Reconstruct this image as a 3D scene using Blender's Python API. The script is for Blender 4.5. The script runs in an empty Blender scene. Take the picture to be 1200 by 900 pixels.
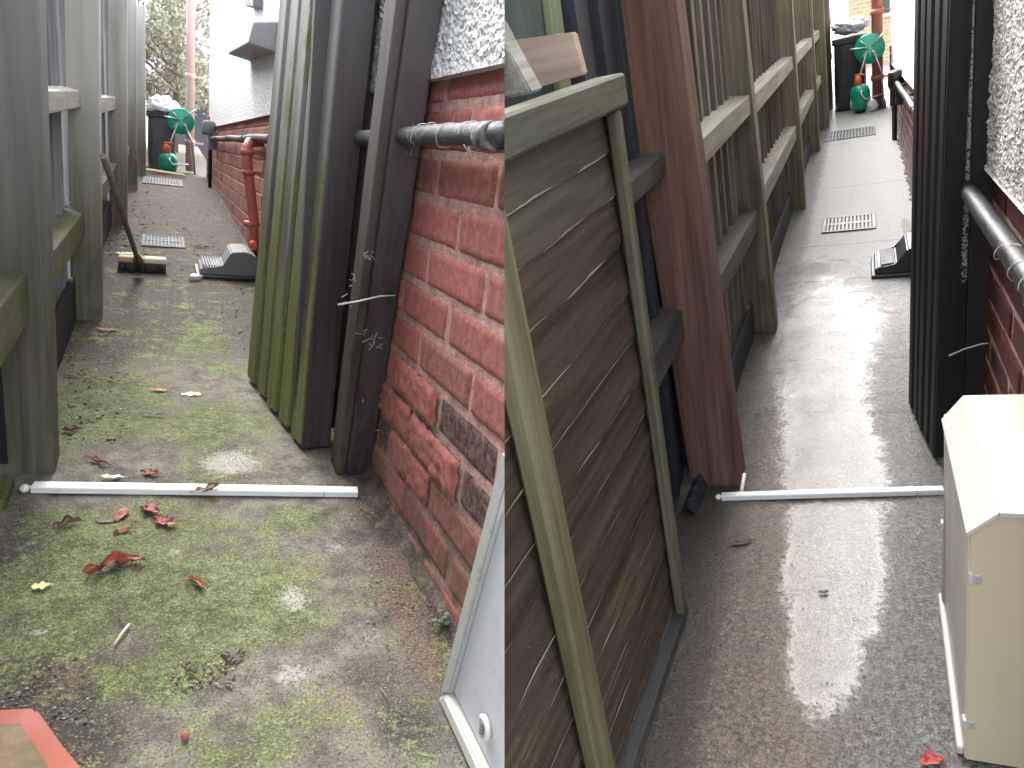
import bpy, bmesh, math, random
from mathutils import Vector, Matrix, noise
random.seed(7)
sc = bpy.context.scene
COL = sc.collection
V = Vector

# ------------------------------------------------------------------ camera
FPX = 900.0
PITCH = math.radians(20.5)
CAM = V((0, 0, 1.5))
cd = bpy.data.cameras.new('camera')
cd.sensor_width = 36.0
cd.lens = FPX / 1200 * 36
cd.clip_end = 2000
cd.clip_start = 0.02
cam = bpy.data.objects.new('camera', cd)
COL.objects.link(cam)
cam.location = CAM
cam.rotation_euler = (math.pi / 2 - PITCH, 0, 0)
sc.camera = cam
cp, sp = math.cos(PITCH), math.sin(PITCH)


def c2w(d):          # direction right/down/forward of the lens -> world direction
    x, y, z = d
    return V((x, z * cp - y * sp, -z * sp - y * cp))


def ray(u, v):
    return c2w((u - 600.0, v - 450.0, FPX))


class Alley:
    """local frame of one passage: x across (right), y along, z up; the two passages slope differently"""
    def __init__(self, vp, nx, h, keep):
        d = (vp[0] - 600.0, vp[1] - 450.0, FPX)
        b = -(d[0] * (nx - 600) + FPX * FPX) / d[1]
        self.S = c2w(d).normalized()
        self.N = -c2w((nx - 600.0, b, FPX)).normalized()
        self.T = self.S.cross(self.N).normalized()
        self.h = h
        O = CAM - self.N * h
        self.M = Matrix(((self.T.x, self.S.x, self.N.x, O.x), (self.T.y, self.S.y, self.N.y, O.y),
                         (self.T.z, self.S.z, self.N.z, O.z), (0, 0, 0, 1)))
        self.Mi = self.M.inverted()
        self.keep = keep

    def loc(self, X):
        return self.Mi @ X

    def G(self, u, v, z=0.0):
        r = ray(u, v)
        return self.loc(CAM + r * ((z - self.h) / r.dot(self.N)))

    def TT(self, u, v, t):
        r = ray(u, v)
        return self.loc(CAM + r * (t / r.dot(self.T)))

    def SS(self, u, v, s):
        r = ray(u, v)
        return self.loc(CAM + r * (s / r.dot(self.S)))


L = Alley((190, 105), 200, 0.85, -1)
R = Alley((1012, -20), 1050, 1.35, 1)
SEAM_NO = V((1, 0.0, 0)) * FPX - c2w((0, 0, 1)) * (591.2 - 600)   # unseen cutting plane through the lens, parts the two passages
SEAM_NO.normalize()

# ------------------------------------------------------------------ materials


class NT:
    def __init__(self, name):
        m = bpy.data.materials.new(name)
        m.use_nodes = True
        self.m = m
        self.nt = m.node_tree
        self.b = self.nt.nodes['Principled BSDF']
        self._co = None

    def node(self, t, **kw):
        n = self.nt.nodes.new(t)
        for k, v in kw.items():
            setattr(n, k, v)
        return n

    def link(self, a, b):
        self.nt.links.new(a, b)

    def put(self, inp, v):
        if isinstance(v, bpy.types.NodeSocket):
            self.link(v, inp)
        elif v is not None:
            if isinstance(v, (tuple, list)) and len(v) == 3 and inp.type == 'RGBA':
                v = (*v, 1)
            inp.default_value = v

    @property
    def co(self):
        if self._co is None:
            self._co = self.node('ShaderNodeTexCoord').outputs['Object']
        return self._co

    def vec(self, scale=(1, 1, 1), off=(0, 0, 0), rot=(0, 0, 0)):
        n = self.node('ShaderNodeMapping')
        self.link(self.co, n.inputs['Vector'])
        n.inputs['Scale'].default_value = scale
        n.inputs['Location'].default_value = off
        n.inputs['Rotation'].default_value = rot
        return n.outputs[0]

    def noise(self, scale, detail=4, rough=0.55, vec=None, dist=0.0):
        n = self.node('ShaderNodeTexNoise')
        self.link(vec if vec is not None else self.co, n.inputs['Vector'])
        n.inputs['Scale'].default_value = scale
        n.inputs['Detail'].default_value = detail
        n.inputs['Roughness'].default_value = rough
        n.inputs['Distortion'].default_value = dist
        return n.outputs['Fac']

    def vor(self, scale, feature='F1', vec=None, out='Distance', rnd=1.0):
        n = self.node('ShaderNodeTexVoronoi', feature=feature)
        self.link(vec if vec is not None else self.co, n.inputs['Vector'])
        n.inputs['Scale'].default_value = scale
        n.inputs['Randomness'].default_value = rnd
        return n.outputs[out]

    def ramp(self, fac, stops):
        n = self.node('ShaderNodeValToRGB')
        e = n.color_ramp.elements
        while len(e) < len(stops):
            e.new(0.5)
        for x, (p, c) in zip(e, stops):
            x.position = p
            if not isinstance(c, (tuple, list)):
                c = (c, c, c)
            x.color = (*c, 1)
        self.put(n.inputs[0], fac)
        return n.outputs[0]

    def mix(self, fac, a, b, mode='MIX'):
        n = self.node('ShaderNodeMix', data_type='RGBA', blend_type=mode)
        self.put(n.inputs[0], fac)
        self.put(n.inputs[6], a)
        self.put(n.inputs[7], b)
        return n.outputs[2]

    def mth(self, op, a, b=None, clamp=False):
        n = self.node('ShaderNodeMath', operation=op, use_clamp=clamp)
        self.put(n.inputs[0], a)
        if b is not None:
            self.put(n.inputs[1], b)
        return n.outputs[0]

    def mr(self, v, a, b, c=0.0, d=1.0):
        n = self.node('ShaderNodeMapRange', interpolation_type='SMOOTHSTEP')
        self.put(n.inputs['Value'], v)
        for k, x in zip(('From Min', 'From Max', 'To Min', 'To Max'), (a, b, c, d)):
            self.put(n.inputs[k], x)
        return n.outputs[0]

    def sep(self, i):
        n = self.node('ShaderNodeSeparateXYZ')
        self.link(self.co, n.inputs[0])
        return n.outputs[i]

    def blob(self, cx, cy, rx, ry):           # 1 at the stain's middle, 0 outside
        v = self.vec((1 / rx, 1 / ry, 0), (-cx / rx, -cy / ry, 0))
        n = self.node('ShaderNodeVectorMath', operation='LENGTH')
        self.link(v, n.inputs[0])
        return self.mr(n.outputs['Value'], 1.0, 0.0)

    def total(self, items):
        o = items[0]
        for x in items[1:]:
            o = self.mth('ADD', o, x)
        return o

    def bump(self, h, strength=0.5, dist=0.01, chain=None):
        n = self.node('ShaderNodeBump')
        self.put(n.inputs['Height'], h)
        n.inputs['Strength'].default_value = strength
        n.inputs['Distance'].default_value = dist
        if chain is not None:
            self.link(chain, n.inputs['Normal'])
        return n.outputs[0]

    def done(self, col, rough=0.7, normal=None, spec=None, metal=None):
        self.put(self.b.inputs['Base Color'], col)
        self.put(self.b.inputs['Roughness'], rough)
        if normal is not None:
            self.link(normal, self.b.inputs['Normal'])
        if spec is not None:
            self.put(self.b.inputs['Specular IOR Level'], spec)
        if metal is not None:
            self.put(self.b.inputs['Metallic'], metal)
        return self.m


def wood(name, dark, light, axis=2, moss=None, moss_amt=0.0, zlo=0.0, zhi=1.0, rough=0.75, bump=0.35, dirt=0.4, veil=None):
    """weathered timber, grain along one axis; moss grows from the foot (zlo) and thins out to zhi"""
    k = NT(name)
    sx = [60, 60, 60]
    sx[axis] = 2.2
    g = k.noise(1.0, 5, 0.6, k.vec(tuple(sx)), 0.4)
    sx = [14, 14, 14]
    sx[axis] = 1.1
    g2 = k.noise(1.0, 3, 0.5, k.vec(tuple(sx), (3, 7, 1)))
    blot = k.noise(5, 4, 0.6)
    f = k.mth('ADD', k.mth('MULTIPLY', g, 0.55), k.mth('MULTIPLY', g2, 0.45))
    col = k.ramp(f, [(0.36, dark), (0.64, light)])
    col = k.mix(k.mr(blot, 0.52, 0.8, 0.0, dirt), col, tuple(c * 0.45 for c in dark))
    z = k.sep(2)
    if veil is not None:       # lens veil painted in as a paler tone towards the top
        col = k.mix(k.mth('MULTIPLY', k.mr(z, veil[1], veil[2]), k.mr(g2, 0.25, 0.6, 0.55, 1.0)), col, veil[0])
    if moss is not None:
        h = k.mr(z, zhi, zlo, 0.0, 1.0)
        fine = k.noise(90, 3, 0.7)
        nz = k.mth('SUBTRACT', k.mth('ADD', g2, blot), 1.0)
        m = k.mth('ADD', k.mth('MULTIPLY', h, 0.6), k.mth('MULTIPLY', nz, 1.7))
        m = k.mth('ADD', m, k.mth('MULTIPLY', k.mth('SUBTRACT', g, 0.5), 0.7))
        m = k.mth('ADD', m, k.mth('MULTIPLY', k.mth('SUBTRACT', fine, 0.5), 0.8))
        m = k.mr(m, 0.60 - moss_amt * 0.6, 1.0 - moss_amt * 0.6)
        mc = k.ramp(k.mth('ADD', k.mth('MULTIPLY', fine, 0.5), k.mth('MULTIPLY', g, 0.5)), [(0.36, tuple(c * 0.4 for c in moss)), (0.62, moss)])
        col = k.mix(k.mth('MULTIPLY', m, 0.88), col, mc)
    speck = k.vor(120)
    sm = k.mth('MULTIPLY', k.mr(speck, 0.16, 0.06), k.mr(k.noise(9, 2), 0.55, 0.7))
    col = k.mix(k.mth('MULTIPLY', sm, 0.6), col, (0.4, 0.39, 0.36))
    n = k.bump(f, bump, 0.006)
    n = k.bump(blot, 0.12, 0.01, n)
    return k.done(col, rough, n, 0.35)


def plastic(name, col, rough=0.4, dirt=0.25, dcol=(0.12, 0.1, 0.08), scale=14, bump=0.06, metal=None):
    k = NT(name)
    a = k.noise(scale, 5, 0.65)
    b = k.noise(scale * 9, 3, 0.6)
    c = k.mix(k.mr(a, 0.5, 0.75, 0, dirt), col, dcol)
    c = k.mix(k.mr(b, 0.62, 0.72, 0, dirt), c, dcol)
    return k.done(c, k.mr(a, 0.3, 0.7, rough * 0.8, min(1, rough * 1.25)), k.bump(b, bump, 0.003), metal=metal)


MAT = {}
MAT['post_l'] = wood('mossy_post_wood', (0.05, 0.047, 0.036), (0.14, 0.13, 0.10), 2, (0.10, 0.11, 0.045), 0.1, 0, 0.9, veil=((0.25, 0.245, 0.25), 0.3, 1.05))
MAT['post_l2'] = wood('veil_paled_post_wood', (0.11, 0.105, 0.08), (0.24, 0.23, 0.185), 2, (0.13, 0.145, 0.06), 0.15, 0, 0.8, veil=((0.46, 0.46, 0.44), 0.25, 0.9))  # wood lightened overall to imitate the lens veil
MAT['board_l'] = wood('grey_featheredge_wood', (0.13, 0.13, 0.14), (0.34, 0.335, 0.35), 2, (0.10, 0.13, 0.04), 0.0, 0, 0.5)
MAT['rail_l'] = wood('pale_rail_wood', (0.26, 0.26, 0.24), (0.46, 0.45, 0.40), 1, (0.12, 0.18, 0.03), 0.1, 0, 0.6)
MAT['rail_moss'] = wood('mossy_rail_wood', (0.06, 0.06, 0.035), (0.16, 0.155, 0.10), 1, (0.10, 0.125, 0.035), 0.5, 0, 1.2)
MAT['black_board'] = wood('black_painted_board', (0.010, 0.011, 0.015), (0.028, 0.03, 0.042), 2)
MAT['shade_board'] = wood('shade_dark_board', (0.016, 0.018, 0.026), (0.032, 0.037, 0.052), 2, rough=0.6, bump=0.15)  # fence boards in shade: the shade is put into this dark colour
MAT['post_red'] = wood('red_brown_post_wood', (0.058, 0.032, 0.022), (0.185, 0.10, 0.072), 2, (0.085, 0.065, 0.03), -0.2, 0, 0.9)
MAT['post_r'] = wood('olive_post_wood', (0.06, 0.054, 0.035), (0.20, 0.18, 0.125), 2, (0.10, 0.10, 0.04), 0.0, 0, 1.3)
MAT['board_r'] = wood('damp_featheredge_wood', (0.05, 0.042, 0.038), (0.17, 0.15, 0.125), 2)
MAT['rail_r'] = wood('damp_rail_wood', (0.11, 0.105, 0.09), (0.26, 0.25, 0.20), 1, (0.14, 0.18, 0.04), 0.0, 0, 1.2)
MAT['rail_dark'] = wood('dark_rail_wood', (0.025, 0.024, 0.024), (0.075, 0.072, 0.068), 1)
MAT['gate_moss'] = wood('mossy_gate_wood', (0.055, 0.047, 0.038), (0.17, 0.15, 0.125), 2, (0.175, 0.205, 0.05), 0.85, 0, 0.95, veil=((0.30, 0.305, 0.30), 0.45, 1.15))
MAT['gate_dark'] = wood('dark_gate_wood', (0.016, 0.012, 0.012), (0.06, 0.047, 0.046), 2, (0.07, 0.068, 0.03), -0.25, 0, 0.3, dirt=0.3, veil=((0.11, 0.098, 0.105), 0.3, 1.1))
MAT['gate_post'] = wood('brown_gate_post_wood', (0.045, 0.038, 0.03), (0.14, 0.12, 0.09), 2, (0.09, 0.09, 0.04), 0.05, 0, 0.8, veil=((0.16, 0.145, 0.145), 0.4, 1.1))
MAT['gate_brown'] = wood('dark_brown_moulding', (0.022, 0.018, 0.015), (0.085, 0.07, 0.058), 2, (0.07, 0.07, 0.03), 0.0, 0, 0.7, veil=((0.10, 0.09, 0.088), 0.4, 1.1))
MAT['black_paint'] = wood('black_gate_paint', (0.009, 0.0085, 0.009), (0.02, 0.018, 0.018), 2, rough=0.55, bump=0.25, dirt=0.1)
MAT['lap'] = wood('brown_lap_panel_wood', (0.017, 0.011, 0.0075), (0.076, 0.051, 0.033), 1, (0.095, 0.10, 0.03), 0.12, -1, 2.2, dirt=0.25, bump=0.35)
MAT['lap_edge'] = wood('worn_lit_edge', (0.13, 0.11, 0.08), (0.32, 0.28, 0.22), 1)  # worn edges, with the light they catch painted in as pale colour
MAT['lap_top'] = wood('green_stained_lap_wood', (0.025, 0.022, 0.015), (0.085, 0.078, 0.053), 1, (0.075, 0.09, 0.03), 0.25, -1, 2.0, bump=0.5)
MAT['stile'] = wood('stile_wood', (0.035, 0.03, 0.02), (0.13, 0.118, 0.08), 2, (0.10, 0.11, 0.035), 0.05, -0.5, 1.8)
MAT['top_rail'] = wood('mossy_top_rail_wood', (0.035, 0.035, 0.022), (0.115, 0.112, 0.075), 1, (0.065, 0.085, 0.03), 0.4, -1, 2.5)
MAT['batten'] = wood('green_batten_wood', (0.06, 0.055, 0.028), (0.155, 0.145, 0.075), 2, (0.11, 0.125, 0.035), 0.3, -0.6, 2.0)
MAT['sawn'] = wood('pink_sawn_wood', (0.30, 0.23, 0.18), (0.48, 0.38, 0.31), 0, bump=0.25, dirt=0.1)
MAT['rough_end'] = wood('rough_grey_end_grain', (0.14, 0.135, 0.12), (0.38, 0.37, 0.33), 1, bump=0.9, dirt=0.3)
MAT['pale_post'] = wood('pale_green_post_wood', (0.13, 0.16, 0.10), (0.25, 0.29, 0.18), 2, bump=0.15, dirt=0.15)
MAT['grey_green'] = wood('grey_green_post_face', (0.09, 0.12, 0.11), (0.17, 0.21, 0.19), 2, bump=0.15, dirt=0.15)
MAT['white'] = plastic('white_plastic', (0.78, 0.78, 0.77), 0.35, 0.18, (0.3, 0.29, 0.27), 30)
MAT['meter_grey'] = plastic('grey_white_meter_plastic', (0.46, 0.47, 0.50), 0.5, 0.3, (0.2, 0.2, 0.2), 9)
MAT['meter_edge'] = plastic('dirty_meter_edge', (0.36, 0.36, 0.34), 0.6, 0.6, (0.13, 0.12, 0.10), 22, 0.3)
MAT['cream'] = plastic('cream_meter_plastic', (0.54, 0.475, 0.335), 0.45, 0.15, (0.35, 0.28, 0.18), 12, 0.04)
MAT['meter_lid'] = plastic('white_meter_lid', (0.50, 0.485, 0.44), 0.5, 0.15, (0.4, 0.38, 0.33), 8, 0.04)
MAT['meter_side'] = plastic('pale_meter_side', (0.50, 0.48, 0.42), 0.5, 0.2, (0.3, 0.27, 0.2), 10, 0.05)
MAT['black_pl'] = plastic('black_plastic', (0.018, 0.018, 0.02), 0.35, 0.25, (0.08, 0.08, 0.075), 20)
MAT['grey_pl'] = plastic('grey_plastic', (0.16, 0.165, 0.175), 0.75, 0.4, (0.27, 0.26, 0.25), 18)
MAT['green_pl'] = plastic('green_plastic', (0.0, 0.27, 0.17), 0.3, 0.1, (0.2, 0.3, 0.25), 12)
MAT['orange'] = plastic('orange_plastic', (0.62, 0.13, 0.03), 0.4, 0.1)
MAT['red_pipe'] = plastic('red_painted_pipe', (0.44, 0.13, 0.10), 0.45, 0.3, (0.3, 0.17, 0.14), 16)
MAT['red_veiled'] = plastic('veil_paled_red_pipe', (0.60, 0.42, 0.41), 0.5, 0.3, (0.6, 0.5, 0.49), 12)  # red pipe with the lens veil mixed into its colour
MAT['pipe_grey'] = plastic('dusty_black_pipe', (0.06, 0.06, 0.068), 0.6, 0.9, (0.30, 0.29, 0.29), 26, 0.3)
MAT['pipe_black'] = plastic('wet_black_pipe', (0.010, 0.010, 0.011), 0.45, 0.5, (0.06, 0.06, 0.06), 26, 0.2)
MAT['wire'] = plastic('pale_wire', (0.55, 0.54, 0.52), 0.5, 0.3)
MAT['hose'] = plastic('yellow_hose', (0.60, 0.52, 0.28), 0.45, 0.1)
MAT['bag_white'] = plastic('white_bag_plastic', (0.72, 0.72, 0.74), 0.35, 0.12, (0.5, 0.5, 0.52), 6)
MAT['bag_grey'] = plastic('grey_bag_plastic', (0.50, 0.50, 0.55), 0.35, 0.2, (0.3, 0.3, 0.33), 6)
MAT['tarp'] = plastic('dark_cover_fabric', (0.025, 0.026, 0.034), 0.55, 0.3, (0.05, 0.05, 0.06), 7, 0.3)
MAT['metal'] = plastic('galvanised_metal', (0.5, 0.5, 0.5), 0.4, 0.3, (0.3, 0.28, 0.25), 20, 0.05, 0.6)
MAT['grate_l'] = plastic('pale_grate_metal', (0.125, 0.13, 0.135), 0.75, 0.35, (0.2, 0.19, 0.17), 30, 0.2)
MAT['grate_r'] = plastic('wet_grate_metal', (0.085, 0.085, 0.085), 0.35, 0.3, (0.1, 0.1, 0.09), 30, 0.2)
MAT['dark_gap'] = plastic('dark_drain_gap', (0.012, 0.012, 0.012), 0.7, 0.2)
MAT['bristle'] = plastic('dark_bristle', (0.06, 0.05, 0.04), 0.8, 0.3)
MAT['broom_wood'] = wood('broom_head_wood', (0.36, 0.26, 0.14), (0.6, 0.46, 0.28), 0)
MAT['broom_tip'] = wood('worn_pale_broom_wood', (0.55, 0.5, 0.40), (0.72, 0.66, 0.54), 0)
MAT['handle'] = wood('broom_handle_wood', (0.10, 0.09, 0.08), (0.24, 0.22, 0.19), 2, bump=0.1)
MAT['tile_red'] = plastic('red_clay', (0.34, 0.10, 0.07), 0.75, 0.3, (0.22, 0.10, 0.07), 12, 0.25)
MAT['ledge_grey'] = plastic('weathered_grey_ledge', (0.24, 0.235, 0.24), 0.7, 0.4, (0.14, 0.13, 0.12), 12, 0.2)
MAT['sheet'] = plastic('shiny_dark_sheet', (0.06, 0.065, 0.085), 0.18, 0.3, (0.2, 0.2, 0.23), 40, 0.3)
MAT['tarp_pale'] = plastic('veil_paled_cover_fabric', (0.075, 0.075, 0.10), 0.6, 0.3, (0.11, 0.11, 0.13), 7, 0.3)  # bin cover lifted in tone, stands in for veil over the far end
MAT['glass'] = plastic('window_glass', (0.05, 0.06, 0.07), 0.1, 0.0)
MAT['frame_white'] = plastic('white_window_paint', (0.75, 0.75, 0.74), 0.4, 0.1)


def leaf_mat(name, a, b):
    k = NT(name)
    c = k.ramp(k.noise(45, 4, 0.6), [(0.3, a), (0.7, b)])
    return k.done(c, 0.6, k.bump(k.noise(160, 3), 0.4, 0.003))


MAT['leaf_red'] = leaf_mat('red_leaf', (0.16, 0.035, 0.024), (0.34, 0.10, 0.07))
MAT['leaf_scarlet'] = leaf_mat('scarlet_leaf', (0.32, 0.04, 0.03), (0.5, 0.10, 0.07))
MAT['leaf_brown'] = leaf_mat('brown_leaf', (0.09, 0.06, 0.035), (0.24, 0.15, 0.09))
MAT['leaf_yellow'] = leaf_mat('yellow_leaf', (0.46, 0.42, 0.17), (0.62, 0.58, 0.28))
MAT['leaf_pale'] = leaf_mat('pale_leaf', (0.42, 0.42, 0.33), (0.60, 0.60, 0.5))
MAT['leaf_dark'] = leaf_mat('dark_leaf', (0.035, 0.028, 0.02), (0.09, 0.07, 0.05))
MAT['soil'] = leaf_mat('soil_crumb', (0.05, 0.04, 0.03), (0.13, 0.11, 0.085))
MAT['stone'] = leaf_mat('stone_crumb', (0.2, 0.18, 0.15), (0.34, 0.31, 0.26))
MAT['weed'] = leaf_mat('weed_green', (0.08, 0.11, 0.05), (0.20, 0.25, 0.14))
MAT['crown'] = leaf_mat('tree_leaf', (0.24, 0.25, 0.17), (0.48, 0.48, 0.38))  # leaf colours paled to stand in for the lens veil
MAT['bark'] = wood('tree_bark', (0.14, 0.12, 0.10), (0.30, 0.27, 0.24), 2, bump=0.8)


def brick_mat(name, wet=False):
    k = NT(name)
    at = k.node('ShaderNodeAttribute', attribute_name='tint').outputs['Color']
    n1 = k.noise(9, 4, 0.6)
    n2 = k.noise(55, 5, 0.7)
    n3 = k.vor(160)
    c = k.mix(k.mr(n2, 0.35, 0.75, 0, 0.4), at, tuple([0.30, 0.13, 0.10]) if wet else tuple([0.52, 0.30, 0.26]))
    c = k.mix(k.mr(n1, 0.55, 0.8, 0, 0.3), c, (0.20, 0.11, 0.09))
    c = k.mix(k.mr(k.noise(170, 2, 0.6), 0.66, 0.74, 0, 0.5), c, (0.55, 0.42, 0.36))
    c = k.mix(k.mr(k.noise(120, 3, 0.6, k.vec(off=(4, 2, 9))), 0.66, 0.76, 0, 0.6), c, (0.06, 0.04, 0.035))
    # damp, dirty foot of the wall
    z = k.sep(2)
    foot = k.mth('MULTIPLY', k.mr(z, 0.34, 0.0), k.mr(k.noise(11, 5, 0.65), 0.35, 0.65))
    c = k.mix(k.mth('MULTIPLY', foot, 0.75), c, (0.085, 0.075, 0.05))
    n = k.bump(n2, 0.25, 0.003)
    n = k.bump(n3, 0.15, 0.0015, n)
    return k.done(c, 0.45 if wet else 0.8, n, 0.4)


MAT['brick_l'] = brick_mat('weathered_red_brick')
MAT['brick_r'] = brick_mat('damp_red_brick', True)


def mortar_mat():
    k = NT('crumbling_mortar')
    n1 = k.noise(30, 5, 0.7)
    c = k.ramp(n1, [(0.3, (0.27, 0.145, 0.12)), (0.5, (0.47, 0.27, 0.225)), (0.7, (0.60, 0.39, 0.33))])
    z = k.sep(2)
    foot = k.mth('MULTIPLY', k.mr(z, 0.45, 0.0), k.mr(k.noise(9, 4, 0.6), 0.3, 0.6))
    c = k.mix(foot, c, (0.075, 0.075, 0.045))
    return k.done(c, 0.9, k.bump(k.noise(110, 4, 0.7), 0.9, 0.008))


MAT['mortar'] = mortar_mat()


k = NT('dirty_cement_fillet')
MAT['fillet'] = k.done(k.ramp(k.mth('ADD', k.mth('MULTIPLY', k.noise(25, 5, 0.7), 0.5), k.mth('MULTIPLY', k.noise(190, 3, 0.7), 0.5)), [(0.38, (0.02, 0.017, 0.013)), (0.52, (0.085, 0.068, 0.05)), (0.66, (0.22, 0.17, 0.13))]), 0.9, k.bump(k.noise(150, 4, 0.7), 0.9, 0.006))


def dash_mat(name, a, b):
    k = NT(name)
    v = k.vor(95)
    n = k.noise(60, 4, 0.65)
    big = k.noise(2.2, 4, 0.6)
    c = k.ramp(n, [(0.32, a), (0.62, b)])
    c = k.mix(k.mr(big, 0.45, 0.7, 0, 0.35), c, tuple(x * 0.75 for x in b))
    c = k.mix(k.mr(k.noise(140, 2), 0.64, 0.72, 0, 0.4), c, (0.25, 0.22, 0.18))
    return k.done(c, 0.85, k.bump(k.mth('ADD', v, n), 0.8, 0.012))


MAT['dash_l'] = dash_mat('white_pebbledash', (0.60, 0.60, 0.59), (0.84, 0.84, 0.83))
MAT['dash_r'] = dash_mat('cream_pebbledash', (0.52, 0.49, 0.43), (0.80, 0.78, 0.72))


def path_left_mat():
    k = NT('mossy_concrete')
    g = lambda u, v: L.G(u, v)
    w = k.noise(4.5, 5, 0.62, dist=0.4)
    m = k.noise(17, 5, 0.65)
    f = k.noise(75, 4, 0.7)
    ff = k.noise(260, 3, 0.7)
    x, y = k.sep(0), k.sep(1)

    def bl(u, v, rx, ry, a=1.0):
        p = g(u, v)
        o = k.blob(p.x, p.y, rx, ry)
        return k.mth('MULTIPLY', o, a) if a != 1.0 else o
    base = k.ramp(m, [(0.3, (0.085, 0.073, 0.058)), (0.5, (0.18, 0.162, 0.132)), (0.7, (0.31, 0.29, 0.245))])
    # dark damp grime further back and at the edges
    grime = k.total([k.mr(y, 2.3, 3.2, 0, 0.72), k.mr(k.sep(0), 0.28, 0.5, 0, 0.35), bl(60, 800, 0.22, 0.18, 0.75), bl(20, 640, 0.12, 0.3, 0.8), bl(235, 795, 0.045, 0.03, 0.7),
                     bl(430, 790, 0.09, 0.10, 0.45), bl(470, 850, 0.08, 0.1, 0.55), bl(520, 730, 0.07, 0.25, 0.7), bl(440, 600, 0.06, 0.22, 0.5),
                     bl(130, 410, 0.09, 0.5, 0.5), bl(200, 520, 0.14, 0.08, 0.25), bl(90, 880, 0.12, 0.1, 0.6), bl(260, 560, 0.4, 0.04, 0.35)])
    cm = k.mth('SUBTRACT', m, 0.5)
    cf = k.mth('SUBTRACT', f, 0.5)
    cw = k.mth('SUBTRACT', w, 0.5)
    gm = k.mr(k.total([grime, k.mth('MULTIPLY', cm, 1.6), k.mth('MULTIPLY', cf, 1.0), k.mth('MULTIPLY', cw, 1.3)]), 0.02, 0.5)
    gcol = k.ramp(k.mth('ADD', k.mth('MULTIPLY', f, 0.6), k.mth('MULTIPLY', ff, 0.4)),
                  [(0.38, (0.016, 0.013, 0.011)), (0.52, (0.062, 0.053, 0.045)), (0.64, (0.16, 0.145, 0.12))])
    c = k.mix(k.mth('MULTIPLY', gm, 0.92), base, gcol)
    # reddish brown brick dust along the wall foot
    rust = k.total([bl(470, 690, 0.10, 0.3, 0.9), bl(400, 830, 0.1, 0.12, 0.5), bl(500, 780, 0.08, 0.14, 0.6), bl(90, 790, 0.1, 0.09, 0.6),
                    bl(420, 590, 0.05, 0.08, 0.8), bl(90, 500, 0.07, 0.2, 0.3)])
    rm = k.mr(k.total([rust, k.mth('MULTIPLY', cf, 1.2), k.mth('MULTIPLY', cm, 1.0), k.mr(y, 2.6, 5, 0, 0.25)]), 0.15, 0.7)
    c = k.mix(k.mth('MULTIPLY', rm, 0.75), c, k.ramp(ff, [(0.35, (0.10, 0.055, 0.04)), (0.65, (0.27, 0.18, 0.135))]))
    # moss
    moss = k.total([bl(130, 470, 0.22, 0.5, 0.75), bl(250, 500, 0.16, 0.4, 0.55), bl(345, 605, 0.085, 0.09, 0.75), bl(70, 690, 0.2, 0.26, 0.8),
                    bl(230, 710, 0.22, 0.25, 0.75), bl(160, 620, 0.25, 0.16, 0.45), bl(330, 730, 0.12, 0.12, 0.4), bl(60, 610, 0.12, 0.1, 0.5),
                    bl(180, 790, 0.16, 0.1, 0.45), bl(300, 870, 0.2, 0.12, 0.4), bl(235, 400, 0.25, 0.55, 0.32), bl(310, 490, 0.07, 0.16, 0.3),
                    k.mr(y, 6.5, 2.6, 0.0, 0.14), bl(330, 660, 0.3, 0.3, 0.2), bl(330, 400, 0.12, 0.5, 0.3)])
    mm = k.mr(k.total([moss, k.mth('MULTIPLY', cw, 1.4), k.mth('MULTIPLY', cm, 1.3), k.mth('MULTIPLY', cf, 1.0)]), 0.13, 0.50)
    mc = k.ramp(k.total([k.mth('MULTIPLY', f, 0.5), k.mth('MULTIPLY', ff, 0.5), k.mth('MULTIPLY', cm, 0.28), k.mth('MULTIPLY', cw, 0.25)]),
                [(0.38, (0.03, 0.036, 0.012)), (0.5, (0.115, 0.145, 0.045)), (0.62, (0.235, 0.275, 0.115))])
    c = k.mix(k.mth('MULTIPLY', mm, 0.85), c, mc)
    # pale worn speckle and white patches
    pale = k.total([bl(270, 540, 0.16, 0.18, 0.7), bl(310, 490, 0.1, 0.14, 0.35), bl(345, 700, 0.08, 0.12, 0.55), bl(390, 640, 0.07, 0.1, 0.5), bl(205, 645, 0.05, 0.03, 0.5),
                    bl(340, 790, 0.08, 0.06, 0.6), bl(45, 740, 0.03, 0.015, 0.7), bl(150, 590, 0.1, 0.04, 0.4), bl(330, 580, 0.2, 0.03, 0.5), bl(190, 260, 0.3, 0.8, 0.2)])
    pm = k.mr(k.total([pale, k.mth('MULTIPLY', f, 0.7), k.mth('MULTIPLY', ff, 0.5)]), 0.95, 1.2)
    c = k.mix(k.mth('MULTIPLY', pm, 0.8), c, (0.42, 0.40, 0.36))
    c = k.mix(k.mr(ff, 0.56, 0.66, 0, 0.55), c, (0.40, 0.38, 0.32))
    c = k.mix(k.mr(k.noise(210, 3, 0.7, k.vec(off=(5, 3, 1))), 0.53, 0.63, 0, 0.85), c, (0.05, 0.045, 0.035))
    c = k.mix(k.mr(k.total([k.mth('MULTIPLY', cw, 1.2), k.mth('MULTIPLY', cm, 1.2)]), -0.35, 0.35, 0.22, 0.0), c, (0.035, 0.032, 0.024))
    n = k.bump(f, 0.6, 0.012)
    n = k.bump(ff, 0.6, 0.004, n)
    return k.done(c, 0.85, n, 0.25)


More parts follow.
